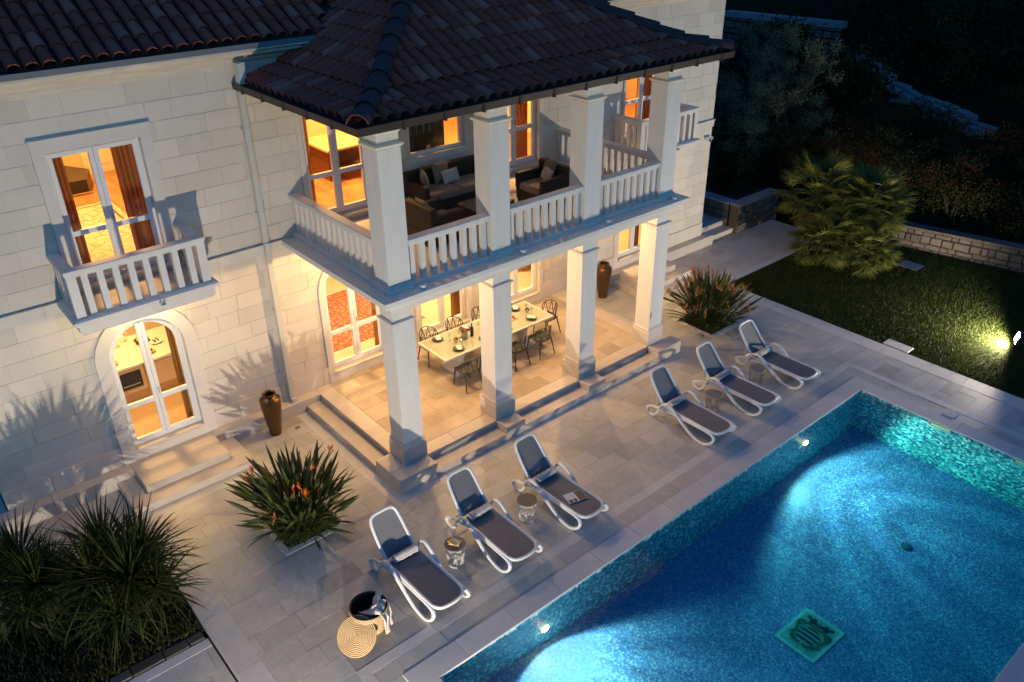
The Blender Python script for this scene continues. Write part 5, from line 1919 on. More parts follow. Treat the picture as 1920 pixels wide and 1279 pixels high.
G().box(-.54, .54, -.34, .34, .3405, .350).obj('glass_top', 'clearglass', t)
for sx in (-1, 1):
    for sy in (-1, 1):
        G().box(sx * .46 - .03, sx * .46 + .03, sy * .26 - .03, sy * .26 + .03, 0, .05).obj('foot', 'wicker', t)
t = thing('candle', 'pair of pale candle cups on the balcony coffee table', 'candle', (3.7, 1.9, UF + .3502))
G().lathe([(0, 0), (.05, 0), (.05, .09), (.045, .09), (.045, .07), (0, .07)], 16).obj('cup', 'linen', t, smooth=True)
G().lathe([(0, 0), (.035, 0), (.035, .06), (.03, .06), (.03, .05), (0, .05)], 16, (.12, .03, 0)).obj('cup', 'linen', t, smooth=True)

# ---------------------------------------------------------------- inside the rooms
def curtain(x0, x1, z0, z1, m, lab, y=YW + .38, amp=.035, waves=5):
    t = thing('curtain', lab, 'curtain', ((x0 + x1) / 2, y, z0), 0, 'curtains inside the windows')
    n = waves * 8
    rows = []
    for zz in (0, (z1 - z0) * .5, z1 - z0):
        rows.append([((x0 - x1) / 2 + (x1 - x0) * k / n, amp * math.sin(2 * math.pi * k / 8) + .01 * math.sin(k * 1.7 + zz), zz) for k in range(n + 1)])
    sheet(rows, .006).obj('drape', m, t, smooth=True)
    G().tube([((x0 - x1) / 2 - .02, 0, z1 - z0 + .002 + .012), ((x1 - x0) / 2 + .02, 0, z1 - z0 + .014)], .012, 6).obj('rod', 'walnut', t)
curtain(-3.86, -3.60, 4.07, 6.8, 'brown', 'brown curtain at the left of the upper left balcony door', waves=4)
curtain(-2.82, -2.42, 4.07, 6.8, 'brown', 'brown curtain at the right of the upper left balcony door', waves=5)
curtain(.52, .84, 4.07, 6.8, 'gold', 'gold curtain at the left of the portico upper door', waves=4)
curtain(6.10, 6.62, 4.07, 6.8, 'gold', 'gold curtain inside the right portico upper door', waves=7)
curtain(5.30, 5.62, 4.07, 6.8, 'gold', 'gold curtain left inside the right portico upper door', waves=4)
curtain(10.55, 11.1, 4.07, 6.8, 'brown', 'brown curtain inside the far right balcony door', waves=5)
curtain(-3.86, -3.74, .51, 3.2, 'brown', 'narrow brown curtain left in the arched kitchen door', waves=2)
curtain(-2.66, -2.48, .51, 3.2, 'gold', 'gold curtain right in the arched kitchen door', waves=3)
curtain(1.86, 2.1, .51, 3.2, 'gold', 'gold curtain right in the arched door behind the corner column', waves=3)
curtain(4.10, 4.36, .51, 3.2, 'gold', 'gold curtain right in the arched door behind the table', waves=4)
curtain(10.62, 11.0, .51, 3.2, 'brown', 'brown curtain right in the far ground floor door', waves=4)
def rug(x0, x1, y0, y1, z, m, lab):
    t = thing('rug', lab, 'rug', ((x0 + x1) / 2, (y0 + y1) / 2, z))
    a, b = (x1 - x0) / 2, (y1 - y0) / 2
    G().cbox(-a, a, -b, b, .001, .014, .004).obj('pile', m, t)
    q = G().ring(rect(-a + .12, a - .12, -b + .12, b - .12), rect(-a + .17, a - .17, -b + .17, b - .17), 0, .001)
    q.v = [(x, z_, .0145 + y) for x, y, z_ in q.v]
    q.obj('border', 'walnut' if m != 'redrug' else 'brown', t)
rug(-4.7, -2.15, 3.95, 7.9, UZ, 'rug', 'cream patterned rug inside the upper left balcony door')
rug(.72, 3.6, 4.45, 7.2, GZ, 'redrug', 'red oriental rug inside the arched door behind the corner column')
rug(2.3, 4.2, 6.15, 6.75, UZ, 'leopard', 'spotted rug on the upper living room floor')
# parquet boards and floor planks near the upper doors
def planks(x0, x1, y0, y1, z, nm):
    it = []
    x = x0
    while x < x1:
        y = y0 - random.uniform(0, .6)
        while y < y1:
            l = random.uniform(.5, 1.1)
            a, b = max(y, y0), min(y + l, y1)
            y += l
            if b - a > .05:
                q = G().box(x + .001, min(x + .12, x1) - .001, a + .001, b - .001, z - .004, z + .0005)
                it.append((score(q, (b - a) * .12), q))
        x += .12
    pieces('floor_board', it, 'wood', nm, 'board_field', 120)
rf = [o for o in villa.children if o.name.startswith('room_floor')]
planks(-4.6, -.8, YW + .26, 10.0, UZ, rf[3])
planks(.2, 3.6, YW + .26, 7.2, UZ, rf[4])
# fireplace corner in the bedroom
t = thing('fireplace', 'dark corner fireplace with curved hood in the upper left room', 'fireplace', (-3.35, 9.15, UZ))
t.scale = (1.35, 1.15, 1.1)
G().prism([(-.6, -.45), (.75, -.45), (.95, .2), (.6, .95), (-.6, .95)], 'z', 0, .32).obj('hearth', mat('slate', (.02, .018, .016), rough=.3, var=.3), t)
G().ring([(-.62, .0), (.80, 0), (.80, .06), (-.62, .06)], [(-.6, .02), (.78, .02), (.78, .04), (-.6, .04)], -.47, -.45).obj('edge_trim', 'oak', t)
q = G().lathe([(.85, .95), (.87, 1.0), (.84, 1.3), (.8, 2.4)], 24, (-.3, .6, 0))
q.obj('hood', mat('dark_plaster', (.035, .02, .012), rough=.6), t, smooth=True)
G().lathe([(.86, .955), (.90, .97), (.90, 1.0), (.86, 1.01)], 24, (-.3, .6, 0)).obj('hood_band', 'brown', t, smooth=True)
t = thing('interior_door', 'cream panelled door at the back of the upper left room', 'door', (-1.55, 10.17, UZ))
G().box(-.45, .45, -.03, .0, 0, 2.1).obj('leaf', 'iwhite', t)
G().ring(rect(-.33, .33, .2, .95), rect(-.28, .28, .25, .9), -.04, -.03).obj('panel', 'iwhite', t)
G().ring(rect(-.33, .33, 1.1, 1.95), rect(-.28, .28, 1.15, 1.9), -.04, -.03).obj('panel', 'iwhite', t)
# kitchen island
t = thing('kitchen_counter', 'pale oak kitchen counter with oven seen through the arched door', 'counter', (-2.95, 5.70, GZ))
G().box(-1.25, 1.15, -.35, .9, .05, .86).obj('cabinet', 'oak', t)
G().cbox(-1.3, 1.2, -.42, .95, .861, .905, .008).obj('worktop', 'ttop', t)
G().box(-.52, -.06, -.372, -.351, .36, .74).obj('oven', 'black', t)
G().box(-.46, -.12, -.39, -.373, .44, .46).obj('oven_handle', 'steel', t)
for x0, x1 in ((.02, .62), (.66, 1.1)):
    G().box(x0, x1, -.368, -.351, .1, .8).obj('cupboard_door', 'oak', t)
G().box(-.52, -.06, -.365, -.351, .08, .33).obj('drawer', 'oak', t)
kz = GZ + .906
t = thing('fruit_bowl', 'bowl of yellow fruit on the kitchen counter', 'bowl', (-2.65, 6.15, kz))
G().lathe([(0, 0), (.06, 0), (.15, .07), (.16, .08), (.145, .075), (.05, .012), (0, .01)], 22).obj('bowl', 'bronze', t, smooth=True)
for k in range(5):
    a = k * 1.25
    G().lathe([(0, -.045), (.03, -.035), (.045, 0), (.03, .035), (0, .045)], 12, (.065 * math.cos(a), .065 * math.sin(a), .085)).obj('fruit', 'yellow', t, smooth=True)
for k, (x, y, lb) in enumerate([(-3.15, 6.35, 'tall white jug at the back of the kitchen counter'), (-2.95, 6.5, 'squat white jug at the back of the kitchen counter')]):
    t = thing('jug', lb, 'jug', (x, y, kz), group='white jugs on the kitchen counter')
    G().lathe([(0, 0), (.06, 0), (.075, .08 + .05 * (1 - k)), (.04, .17 + .06 * (1 - k)), (.05, .21 + .06 * (1 - k)), (.042, .21 + .06 * (1 - k)), (.03, .17 + .06 * (1 - k)), (0, .16)], 18).obj('body', 'china', t, smooth=True)
    G().tube(cr([(.045, 0, .18), (.10, 0, .16), (.10, 0, .1), (.07, 0, .08)], 4), .008, 6).obj('handle', 'china', t, smooth=True)
for k, (x, y, lb) in enumerate([(-2.68, 5.62, 'small dish near the edge of the kitchen counter'), (-3.45, 5.6, 'bread basket at the left end of the kitchen counter'), (-2.42, 5.95, 'toast rack at the right end of the kitchen counter')]):
    t = thing('dish', lb, 'dish', (x, y, kz), group='dishes on the kitchen counter')
    G().lathe([(0, 0), (.08, 0), (.12, .03), (.125, .035), (.11, .03), (.06, .01), (0, .009)], 20).obj('plate', ('board', 'straw', 'china')[k], t, smooth=True)
    q = G(); posy(q, (0, 0, .04), .06, 14, .03); q.obj('food', ('food', 'board', 'chair')[k], t)
# desk and shelves in the upper living room
t = thing('desk', 'wide oak desk in the upper living room', 'desk', (2.95, 6.25, UZ))
G().cbox(-.9, 1.2, -.66, .66, .72, .77, .01).obj('desk_top', 'oak', t)
G().box(-.7, 1.1, .5, .6, .0, .719).obj('drawer_unit', 'walnut', t)
G().box(-.82, -.74, -.5, .6, 0, .719).obj('side_panel', 'walnut', t)
t = thing('bookcase', 'tall reddish bookcase against the upper living room wall', 'bookcase', (1.0, 8.15, UZ))
q = G().box(-1.0, -.95, -.18, .18, 0, 2.2).box(.95, 1.0, -.18, .18, 0, 2.2).box(-.9499, .9499, .16, .18, 0, 2.2)
q.obj('carcass', 'walnut', t)
for z in (.02, .5, 1.0, 1.5, 2.15):
    G().box(-.949, .949, -.17, .159, z, z + .03).obj('shelf', 'walnut', t)
t = thing('display_cabinet', 'dark cabinet with a small white tag behind the sofa window', 'cabinet', (3.56, 4.02, UZ))
G().box(-.62, .62, .0, .4, 0, 2.5).obj('carcass', mat('black_lacquer', (.02, .018, .012), rough=.25), t)
G().box(-.6, .6, -.02, -.001, .1, 2.4).obj('front', mat('smoked_front', (.035, .03, .016), rough=.3, var=.4), t)
G().box(.1, .2, -.026, -.0205, .86, .93).obj('tag', 'china', t)
t = thing('bed', 'bed with pale pillows in the far right upper room', 'bed', (10.1, 5.6, UZ))
G().cbox(-1.0, .9, -.8, .8, .1, .42, .03).obj('mattress', 'cushion', t)
G().box(-1.05, .95, -.85, .85, 0, .1).obj('bed_base', 'walnut', t)
for y in (-.4, .4):
    q = pillow(.6, .4, .2)
    q.v = [(c + .5, a + y, b + .55) for a, b, c in q.v]
    q.obj('pillow', 'linen', t, smooth='all')
t = thing('barrel_seat', 'curved golden armchair inside the ground floor room', 'armchair', (7.4, 5.2, GZ))
G().lathe([(0, 0), (.3, 0), (.36, .3), (.36, .42), (0, .42)], 22).obj('seat', 'gold', t, smooth=True)
q = G().tube([(.38 * math.cos(a), .38 * math.sin(a), .45) for a in np.linspace(-.4, 3.6, 16)], .09, 8, flat=2.2)
q.obj('backrest', 'gold', t, smooth=True)

# security camera at the house corner
t = thing('security_camera', 'small white security camera on the house corner', 'camera', (13.28, YW, 3.36))
G().lathe([(0, 0), (.045, 0), (.045, .02), (0, .02)], 14).obj('mount', 'white', t)
bpy.data.objects[t.children[0].name].rotation_euler.x = R(90)
G().tube([(0, -.01, 0), (0, -.10, -.02), (.02, -.14, .03)], .014, 7).obj('arm', 'white', t, smooth=True)
q = G().tube([(-.06, -.20, .05), (.16, -.10, .065)], .042, 12)
q.obj('body', 'white', t, smooth=True)
G().tube([(-.066, -.203, .0496), (-.0605, -.2004, .05)], .034, 12).obj('lens', 'black', t)
# ================================================================== PLANTS
def blade_mesh(name, L, wmax, droop, m, stalk=0.0, n=7, fold=.25, wpos=.45, tipw=.02, up=1.0):
    # grows along +z and leans towards +x
    q = G()
    x = z = 0.0
    a = 0.0
    st = []
    for k in range(n + 1):
        s = k / n
        if s < stalk: w_ = wmax * .10
        else:
            u = (s - stalk) / (1 - stalk)
            w_ = wmax * (math.sin(math.pi * min(1, (u * .97 + .03)) ** (.693 / -math.log(wpos) if 0 < wpos < 1 else 1)) ** .8 * (1 - tipw) + tipw * (1 - u))
        st.append((x, z, a, max(w_, .002)))
        x += L / n * math.sin(a)
        z += L / n * math.cos(a)
        a += droop / n * (1.6 * s + .2)
    for (x, z, a, w_) in st:
        nx_, nz_ = math.cos(a), -math.sin(a)
        q.v += [(x + nx_ * w_ * fold, -w_ / 2, z + nz_ * w_ * fold), (x, 0, z), (x + nx_ * w_ * fold, w_ / 2, z + nz_ * w_ * fold)]
    for k in range(n):
        b = 3 * k
        q.f += [(b, b + 1, b + 4, b + 3), (b + 1, b + 2, b + 5, b + 4)]
    return q.mesh(name, m, smooth='all')
def put_leaf(name, me, parent, base, az, tilt, s, roll=0.0):
    M4 = Matrix.Translation(base) @ Matrix.Rotation(az, 4, 'Z') @ Matrix.Rotation(tilt, 4, 'Y') @ Matrix.Rotation(roll, 4, 'Z') @ Matrix.Scale(s, 4)
    link(name, me, parent, M4)

# ---------------------------------------------------------------- bird of paradise clumps
SM = [blade_mesh('leaf', 1.0, w_, d, 'leaf_strel', stalk=st_, fold=.3, wpos=.42, n=9) for w_, d, st_ in ((.05, .2, .5), (.066, .55, .55), (.046, .95, .42), (.074, .9, .58), (.056, 1.5, .5))]
def flower_mesh(m):
    q = G()
    for k in range(5):
        a = -.9 + k * .42
        d = Vector((math.sin(a), .15 * math.sin(k * 2), math.cos(a)))
        n_ = Vector((0, 1, 0))
        q.add([(0, 0, 0), tuple(d * .07 + n_ * .012), tuple(d * .14), tuple(d * .07 - n_ * .012)], [(0, 1, 2, 3)])
        n_ = Vector((1, 0, 0))
        q.add([(0, 0, 0), tuple(d * .06 + n_ * .010), tuple(d * .12), tuple(d * .06 - n_ * .010)], [(0, 1, 2, 3)])
    q.tube([(0, 0, 0), (.07, 0, .02), (.15, 0, .02)], [.011, .008, .002], 5)
    return q.mesh('flower', m)
FM = [flower_mesh('flower'), flower_mesh('dryflower')]
stalk_m = G().tube(cr([(0, 0, 0), (.02, 0, .5), (.08, 0, .95)], 4), [.008] * 9, 5).mesh('stalk', 'leaf_strel', smooth=True)
def strelitzia(bed_, lab, n, hs, nfl, dry, seed):
    random.seed(seed)
    leaves = []
    cx, cy = (bed_[0] + bed_[1]) / 2, (bed_[2] + bed_[3]) / 2
    t = thing('bird_of_paradise', lab, 'plant', (cx, cy, .0), group='bird of paradise clumps')
    for k in range(n):
        r_ = math.sqrt(random.random())
        az = random.uniform(0, 6.283)
        b = Vector((r_ * .36 * math.cos(az), r_ * .36 * math.sin(az), .0))
        a2 = az + random.gauss(0, .5)
        tl_ = (.06 + .62 * r_ ** 1.2) * random.uniform(.3, 1.5)
        s = hs * random.choice((random.uniform(.5, .8), random.uniform(.8, 1.15))) * (1 - .10 * r_)
        leaves.append((random.choice((0, 0, 1, 1, 2, 3, 4)), Matrix.Translation(b) @ Matrix.Rotation(a2, 4, 'Z') @ Matrix.Rotation(tl_, 4, 'Y') @ Matrix.Rotation(random.uniform(-1.2, 1.2), 4, 'Z') @ Matrix.Scale(s, 4)))
    for k in range(int(n * .28)):      # low young leaves
        az = random.uniform(0, 6.283)
        b = Vector((.40 * math.cos(az), .40 * math.sin(az), 0))
        leaves.append((2, Matrix.Translation(b) @ Matrix.Rotation(az + random.gauss(0, .3), 4, 'Z') @ Matrix.Rotation(random.uniform(.4, 1.1), 4, 'Y') @ Matrix.Rotation(random.uniform(-.5, .5), 4, 'Z') @ Matrix.Scale(hs * random.uniform(.35, .65), 4)))
    random.shuffle(leaves)
    for i, M4 in leaves[:300]:
        link('leaf', SM[i], t, M4)
    q = G()
    for i, M4 in leaves[300:]:
        q.add([M4 @ v.co for v in SM[i].vertices], [tuple(p.vertices) for p in SM[i].polygons])
    tag(q.obj('foliage', 'leaf_strel', t, smooth='all'), kind='stuff')
    for k in range(nfl):
        az = random.uniform(0, 6.283)
        r_ = random.uniform(.1, .42)
        tl_ = random.uniform(.1, .8)
        s = hs * random.uniform(.78, 1.0) * (1.0 if dry < .5 else 1.04)
        M4 = Matrix.Translation((r_ * math.cos(az) * .7, r_ * math.sin(az) * .7, 0)) @ Matrix.Rotation(az, 4, 'Z') @ Matrix.Rotation(tl_, 4, 'Y') @ Matrix.Scale(s, 4)
        so = link('flower_stalk', stalk_m, t, M4)
        link('flower', FM[1 if random.random() < dry else 0], so, Matrix.Translation((.08, 0, .95)) @ Matrix.Rotation(random.uniform(-.4, .4), 4, 'X') @ Matrix.Scale(.85, 4))
    q = G()
    for k in range(2200):
        p = Vector((random.uniform(-.52, .52), random.uniform(-.52, .52), 0))
        h_ = random.uniform(.05, .22)
        d = Vector((random.uniform(-.08, .08), random.uniform(-.08, .08), h_))
        e = Vector((random.uniform(-1, 1), random.uniform(-1, 1), 0)).normalized() * .008
        q.add([p - e, p + e, p + d], [(0, 1, 2)])
    tag(q.obj('ground_cover', 'grass', t), kind='stuff')
    return t
strelitzia(BED1, 'bird of paradise clump with orange flowers in the bed left of the portico', 340, 1.34, 9, .25, 3)
strelitzia(BED2, 'bird of paradise clump with faded brown flowers in the bed by the lawn', 320, 1.32, 44, .9, 4)

# ---------------------------------------------------------------- dracaena / yucca clumps
YM = [blade_mesh('leaf', 1.0, .036, d, 'leaf_yucca', fold=.3, wpos=.3, n=8) for d in (.15, .5, .95, 1.4)]
YQ = []
for d in (.15, .5, .95, 1.4):
    me = YM[len(YQ)]
    YQ.append(([v.co.copy() for v in me.vertices], [tuple(p.vertices) for p in me.polygons]))
def yucca(loc, lab, heads, seed):
    random.seed(seed)
    t = thing('dracaena', lab, 'plant', (*loc, -.035), group='dracaenas in the corner bed')
    allL = []
    for (x, y, z, n, s) in heads:
        G().tube(cr([(x * .35, y * .35, -.02), (x * .7, y * .7, z * .55), (x, y, z)], 4), [.06, .058, .056, .054, .052, .05, .05, .048, .045], 8).obj('trunk', 'bark', t, smooth=True)
        for k in range(n):
            u = (k + .5) / n
            az = k * 2.39996 + random.uniform(-.25, .25)
            tl_ = .04 + 1.75 * u ** .95 + random.uniform(-.15, .15)
            i = min(3, max(0, int(u * 3.4 + random.uniform(-.6, .6))))
            M4 = Matrix.Translation((x, y, z + .10 * (1 - u))) @ Matrix.Rotation(az, 4, 'Z') @ Matrix.Rotation(tl_, 4, 'Y') @ Matrix.Rotation(random.uniform(-.4, .4), 4, 'Z') @ Matrix.Scale(s * random.uniform(.72, 1.12) * (.7 + .3 * min(1, u * 3)), 4)
            allL.append((i, M4))
    random.shuffle(allL)
    for i, M4 in allL[:300]:
        link('leaf', YM[i], t, M4)
    if allL[300:]:
        q = G()
        for i, M4 in allL[300:]:
            q.add([M4 @ v for v in YQ[i][0]], YQ[i][1])
        tag(q.obj('foliage', 'leaf_yucca', t, smooth='all'), kind='stuff')
    return t
yucca((-5.2, .12), 'large spreading dracaena clump in the corner bed', [(.12, -.12, .68, 260, 1.12), (-.32, .22, .74, 190, 1.02), (.40, .36, .62, 190, 1.02), (-.02, .62, .84, 160, 1.0), (.42, -.30, .42, 120, .9), (-.25, -.35, .35, 120, .85)], 8)  # low heads added to thicken the shadow thrown on the wall
yucca((-6.22, .72), 'single headed dracaena rosette left of the large clump', [(0, 0, .76, 280, .92), (-.1, .55, .88, 200, .92), (.25, .35, .5, 120, .85), (-.3, -.1, .4, 110, .8)], 9)  # here too the low heads are added to deepen the wall shadow
yucca((-6.85, .95), 'slender dracaena cut by the left picture edge', [(0, 0, .85, 160, 1.0)], 10)

def bedpts(n):
    x = rng.uniform(-7.4, -4.47, n)
    y = rng.uniform(-.9, 1.36, n)
    return np.stack([x, y, np.where(y < .4, -.035 - (.4 - y) * .057, -.036)], 1)
blades_safe(9000, bedpts, .04, .13, .010, 'ground_cover', 'low dark ground cover under the dracaenas in the corner bed', 'leaf_hedge')
# ---------------------------------------------------------------- fan palm
def fan_mesh(seed, spread=2.7, L=.46, n=21):
    random.seed(seed)
    q = G()
    q.tube(cr([(0, 0, 0), (.02, 0, .25), (.08, 0, .50)], 4), [.010, .009, .009, .008, .008, .007, .007, .006, .006], 5)
    hub = Vector((.08, 0, .50))
    for k in range(n):
        a = -spread / 2 + spread * k / (n - 1)
        l = L * (1 - .18 * abs(a / spread * 2) ** 2) * random.uniform(.92, 1.06)
        d = Vector((.22 + .10 * random.random(), math.sin(a), math.cos(a))).normalized()
        sd = Vector((.0, math.cos(a), -math.sin(a))) * .019
        p1 = hub + d * l * .45
        p2 = hub + d * l + Vector((.02 + .02 * random.random(), 0, -.02 - .04 * random.random()))
        f_ = Vector((.014, 0, 0))
        q.add([tuple(hub), tuple(p1 - sd + f_), tuple(p1), tuple(p1 + sd + f_), tuple(p2)], [(0, 1, 2), (0, 2, 3), (1, 4, 2), (2, 4, 3)])
    return q.mesh('frond', 'leaf_palm')
PM = [fan_mesh(k) for k in range(4)]
random.seed(21)
t = thing('fan_palm', 'bushy fan palm with several heads at the corner of the lawn', 'palm', (15.75, .55, -.03))
for (x, y, z, n, s) in ((-.40, .35, 1.95, 42, 1.5), (.60, -.70, 1.6, 42, 1.5), (-.75, -.30, .85, 44, 1.3), (.75, .45, 1.0, 34, 1.3), (-.05, -1.15, .65, 36, 1.2), (.15, -.1, 1.2, 36, 1.35)):
    G().tube(cr([(x * .4, y * .4, -.02), (x * .8, y * .8, z * .5), (x, y, z)], 4), [.12] * 9, 9).obj('trunk', 'bark', t, smooth=True)
    for k in range(n):
        u = (k + .5) / n
        az = k * 2.39996 + random.uniform(-.2, .2)
        put_leaf('frond', random.choice(PM), t, Vector((x, y, z - .12 * u)), az, .08 + 1.75 * u ** .8, s * random.uniform(.85, 1.1), random.uniform(-.3, .3))

# ---------------------------------------------------------------- trees and shrubs
def crown_mesh(name, blobs, n, ls, lw, mats, seed):
    r_ = np.random.default_rng(seed)
    bl = np.array(blobs, float)
    wts = bl[:, 3] ** 2.2
    pick = r_.choice(len(bl), n, p=wts / wts.sum())
    d = r_.normal(size=(n, 3))
    d /= np.linalg.norm(d, axis=1)[:, None]
    rad = r_.random(n) ** .35
    P = bl[pick, :3] + d * (rad * bl[pick, 3] * (1 + .25 * r_.normal(size=n)))[:, None] * np.array([1, 1, .85])
    a = d * .7 + r_.normal(size=(n, 3)) * .6
    a /= np.linalg.norm(a, axis=1)[:, None]
    b = np.cross(a, r_.normal(size=(n, 3)))
    b /= np.linalg.norm(b, axis=1)[:, None]
    l = ls * r_.uniform(.6, 1.3, n)[:, None]
    V = np.stack([P, P + a * l * .5 + b * lw / 2, P + a * l, P + a * l * .5 - b * lw / 2], 1).reshape(-1, 3)
    me = bpy.data.meshes.new(name)
    me.from_pydata(V.tolist(), [], np.arange(4 * n).reshape(-1, 4).tolist())
    for m_ in mats:
        me.materials.append(MAT[m_])
    if len(mats) > 1:
        k = (r_.random(n) < .28) & (P[:, 2] > np.median(P[:, 2]))
        me.polygons.foreach_set('material_index', k.astype(np.int32))
    return me
def tree(name, lab, cat, loc, h, blobs, n, ls, lw, mats, seed, grp, tr=.12):
    t = thing(name, lab, cat, loc, group=grp)
    random.seed(seed)
    q = G()
    q.tube(cr([(0, 0, -.2), (.05, .03, h * .25), (-.04, .05, h * .5)], 4), [tr * (1.25 - .07 * k) for k in range(9)], 8)
    q.obj('trunk', 'bark', t, smooth=True)
    q = G()
    for b in blobs:
        q.tube(cr([(-.04, .05, h * .42), (b[0] * .45, b[1] * .45, (b[2] + h * .5) * .5), (b[0], b[1], b[2])], 4), [tr * .5 - tr * .045 * k for k in range(9)], 6)
    q.obj('limb', 'bark', t, smooth=True)
    link('crown', crown_mesh('crown', blobs, n, ls, lw, mats, seed), t)
    return t
def blobset(n, R_, h0, h1, rmin, rmax, seed):
    r_ = random.Random(seed)
    o = []
    for k in range(n):
        a, q_ = r_.uniform(0, 6.28), math.sqrt(r_.random())
        o.append((R_ * q_ * math.cos(a), R_ * q_ * math.sin(a), r_.uniform(h0, h1), r_.uniform(rmin, rmax)))
    return o
tz_ = lambda x, y: terrain(x, y)
for k, (x, y, h, R_, lab) in enumerate([(17.6, 5.9, 3.6, 1.5, 'grey green olive tree right beside the house corner'), (20.6, 5.6, 4.3, 1.6, 'tallest pale olive tree behind the fan palm'), (22.6, 8.6, 3.9, 1.6, 'olive tree between the others and the far stone wall')]):
    tree('olive_tree', lab, 'olive tree', (x, y, max(tz_(x, y), .5)), h, blobset(75, R_ * 1.1, h * .22, h, .14, .34, 30 + k), 15000, .095, .030, ('leaf_olive',), 40 + k, 'olive trees behind the house')
shr = [(19.3, 2.6, 1.5, 1.0, 1), (20.6, .9, 1.7, 1.1, 0), (19.8, -1.2, 1.5, 1.0, 1), (20.6, -3.2, 1.6, 1.1, 0), (20.2, -5.2, 1.5, 1.0, 0), (22.0, 3.2, 1.8, 1.2, 1), (22.8, -.3, 1.9, 1.2, 1), (22.6, -2.8, 1.8, 1.2, 0), (22.8, -5.0, 1.8, 1.2, 0),
       (24.6, 2.4, 1.6, 1.1, 0), (25.2, -1.6, 1.9, 1.3, 1), (25.4, -4.2, 1.8, 1.3, 0), (27.8, -2.4, 1.8, 1.3, 0), (19.0, 4.3, 1.7, 1.1, 0), (16.5, 4.9, 1.0, .7, 0), (28.5, .2, 1.7, 1.3, 1), (30.5, -2, 2, 1.4, 0)]
slabels = ['reddish shrub just behind the fan palm', 'dark green shrub behind the red one by the palm', 'reddish shrub above the left end of the garden wall', 'dark shrub above the middle of the garden wall', 'dark shrub above the garden wall at the right edge',
           'red tipped bush below the concrete rubble', 'red tipped bush in the middle of the hedge', 'dark bush right of the red tipped hedge bushes', 'dark bush in the hedge at the right edge', 'dark bush left of the fallen concrete beams', 'red tipped bush in the back of the hedge', 'dark bush at the back right of the hedge', 'dark bush under the end of the concrete beams', 'dark shrub between olive tree and palm', 'small shrub in the raised stone planter', 'reddish bush just below the concrete beams', 'dark bush at the far right of the hedge']
for k, (x, y, h, R_, red) in enumerate(shr):
    t = thing('shrub', slabels[k], 'shrub', (x, y, tz_(x, y) if x > 17.2 else .84), group='shrubs of the dark hedge')
    random.seed(70 + k)
    q = G()
    for j in range(5):
        a = j * 1.26
        q.tube([(0, 0, -.05), (R_ * .3 * math.cos(a), R_ * .3 * math.sin(a), h * .4), (R_ * .6 * math.cos(a), R_ * .6 * math.sin(a), h * .75)], [.03, .022, .012], 6)
    q.obj('stems', 'bark', t, smooth=True)
    link('foliage', crown_mesh('foliage', blobset(16, R_, .2, h, .3, .55, 80 + k), 4200, .085, .045, ('leaf_hedge', 'leaf_red') if red else ('leaf_hedge',), 90 + k), t)
for k, (x, y, h, R_) in enumerate([(33, 5.5, 3.2, 2.4), (36, 10, 3.6, 2.6), (38, 6, 4, 3), (41, 13, 4, 3), (36, 1.5, 3.4, 2.6), (31.5, -5, 2.8, 2.2), (34, -2.5, 3.2, 2.4), (44, 9, 4, 3), (40, 2, 4, 3), (29.5, 12.5, 2.2, 1.6), (46, 16, 4, 3), (26.5, 10.5, 2.6, 1.7), (25.2, 6.4, 2.2, 1.5)]):
    lab = ['dark evergreen behind the fallen concrete beams', 'dark evergreen right of the far stone wall', 'tall dark evergreen high on the slope', 'dark evergreen behind the far stone wall', 'dark evergreen above the right end of the beams', 'low dark evergreen at the right edge of the hedge', 'dark evergreen at the right edge above the hedge', 'tall dark evergreen at the top of the picture', 'tall dark evergreen in the upper right corner', 'low scrub tree left of the far stone wall', 'highest dark evergreen at the top edge', 'scrub tree below the far stone wall', 'scrub tree left of the concrete rubble'][k]
    tree('evergreen_tree', lab, 'tree', (x, y, tz_(x, y)), h, blobset(18, R_, h * .15, h, .6, 1.1, 120 + k), 3600, .20, .10, ('leaf_hedge',), 140 + k, 'dark evergreens on the slope')
def scrub(n):
    x = rng.uniform(18.6, 48, n)
    y = rng.uniform(-8, 24, n)
    keep = x > 17.85 + (.5 - y) * .2335 + .3
    x, y = x[keep], y[keep]
    return np.stack([x, y, np.array([terrain(a, b) for a, b in zip(x, y)]) - .02], 1)
blades_safe(26000, scrub, .08, .38, .03, 'scrub', 'rough dark ground cover on the slope behind the garden', 'leaf_hedge')
# far stone wall and fallen concrete
stone_wall('stone_wall', 'far rubble stone wall with pale concrete coping on the slope', (32.6, 17.5), (33.3, 11.0), terrain(33, 13.5) - .1, 1.55, .5, .05, smin=.35, smax=.8, rmin=.2, rmax=.42, maxn=120, capth=.28, gap=.035)
random.seed(77)
A_, B_ = Vector((33.2, 9.6, 0)), Vector((27.6, 1.3, 0))
for k in range(9):
    u = k / 8
    p = A_.lerp(B_, u)
    z = terrain(p.x, p.y)
    t = thing('concrete_beam', 'grey concrete beam %s of the fallen row on the slope' % ['first from the top', 'second from the top', 'third from the top', 'fourth from the top', 'fifth, in the middle', 'sixth from the top', 'seventh from the top', 'eighth from the top', 'lowest'][k], 'beam', (p.x, p.y, z + .05), group='fallen concrete beams')
    t.rotation_euler = (random.uniform(-.12, .12), random.uniform(-.08, .08), math.atan2(B_.y - A_.y, B_.x - A_.x) + random.uniform(-.12, .12))
    G().cbox(-.55, .55, -.2, .2, -.05, .26, .02).obj('beam', 'concrete', t)
    G().cbox(-.45, .5, -.5, -.22, -.08, .14, .02).obj('broken_edge', 'concrete', t)
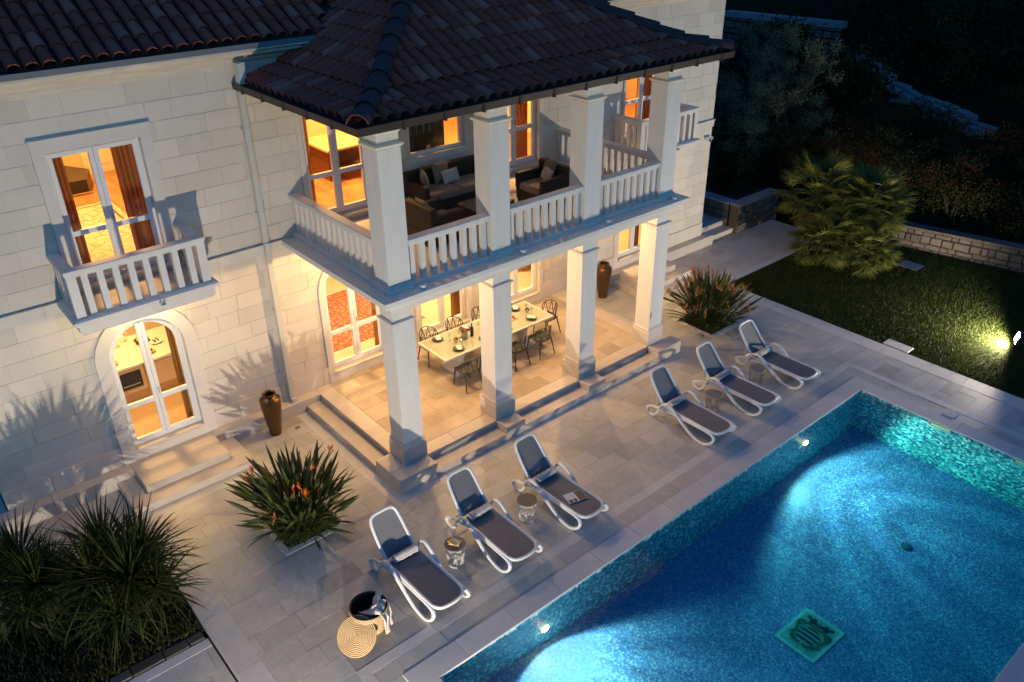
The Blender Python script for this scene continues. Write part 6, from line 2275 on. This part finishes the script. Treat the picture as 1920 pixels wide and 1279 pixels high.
for k in range(26):
    p = A_.lerp(B_, random.uniform(.35, 1)) + Vector((random.uniform(-1.4, -.5), random.uniform(-.4, .4), 0))
    z = terrain(p.x, p.y)
    s = random.uniform(.1, .24)
    q = G().lathe([(0, -.6), (.7, -.4), (1, .1), (.7, .6), (0, .75)], 7)
    q.v = [(a * s * random.uniform(.8, 1.2), b * s * random.uniform(.8, 1.2), c * s * .8) for a, b, c in q.v]
    o = q.obj('rubble_stone', 'rock')
    o.location = (p.x, p.y, z + s * .3)
    tag(o, 'grey rubble stone lying below the fallen concrete beams', 'stone', 'rubble below the concrete beams')

# ================================================================== LAMPS
def floodlight(loc, target, lab, power, col, cone=150, blend=.6):
    t = thing('floodlight', lab, 'floodlight', loc)
    d = (Vector(target) - Vector(loc)).normalized()
    rq = d.to_track_quat('-Z', 'Y').to_matrix().to_4x4()
    h = G().cbox(-.17, .17, -.12, .12, -.0, .08, .012)
    o = h.obj('housing', 'black', t); o.matrix_local = rq
    o = G().box(-.15, .15, -.10, .10, -.008, -.0005).obj('lens', 'lamp', t); o.matrix_local = rq
    G().tube([(0, 0, .0), (0, 0, -loc[2] - .1)], .014, 8).obj('spike', 'black', t)
    q = G().box(-.185, -.173, -.02, .02, -.02, .07).box(.173, .185, -.02, .02, -.02, .07)
    o = q.obj('bracket', 'black', t); o.matrix_local = rq
    l = bpy.data.lights.new('flood_beam', 'SPOT')
    l.energy = power
    l.color = col
    l.spot_size = R(cone)
    l.spot_blend = blend
    l.shadow_soft_size = .05
    lo = bpy.data.objects.new('flood_beam', l)
    COL.objects.link(lo)
    lo.parent = t
    lo.matrix_local = Matrix.Translation(d * .03) @ rq
    return t
FC = (1.0, .85, .66)
floodlight((14.21, -5.56, .20), (10.5, 3.6, 3.0), 'glaring floodlight on the lawn at the right picture edge', 2250, FC, 178, .35)
floodlight((-5.2, -6.3, .24), (0.2, 3.6, 3.6), 'floodlight standing by the pool aimed at the facade', 2450, FC)
# recessed lamps in the portico ceiling
for k, (x, y) in enumerate(((1.3, 1.9), (3.75, 2.3), (6.2, 1.9))):
    t = thing('downlight', ['round ceiling lamp of the portico nearest the corner column', 'round ceiling lamp of the portico above the dining table', 'round ceiling lamp of the portico nearest the last column'][k], 'ceiling lamp', (x, y, 3.66), group='ceiling lamps of the portico')
    G().lathe([(0, -.03), (.085, -.03), (.10, -.015), (.10, -.0005), (0, -.0005)], 20).obj('rim', 'white', t, smooth=True)
    l = bpy.data.lights.new('ceiling_beam', 'POINT')
    l.energy = 260
    l.color = (1.0, .60, .25)
    l.shadow_soft_size = .05
    lo = bpy.data.objects.new('ceiling_beam', l)
    COL.objects.link(lo)
    lo.parent = t
    lo.location = (0, 0, -.10)
t = thing('wall_lamp', 'small lamp under the left balcony above the arched door', 'lamp', (-3.05, 3.1, 3.655))
G().lathe([(0, -.03), (.06, -.03), (.07, -.015), (.07, 0), (0, 0)], 18).obj('rim', 'white', t, smooth=True)
l = bpy.data.lights.new('balcony_beam', 'POINT')
l.energy = 48
l.color = (1.0, .74, .40)
l.shadow_soft_size = .05
lo = bpy.data.objects.new('balcony_beam', l)
COL.objects.link(lo); lo.parent = t; lo.location = (0, 0, -.09)
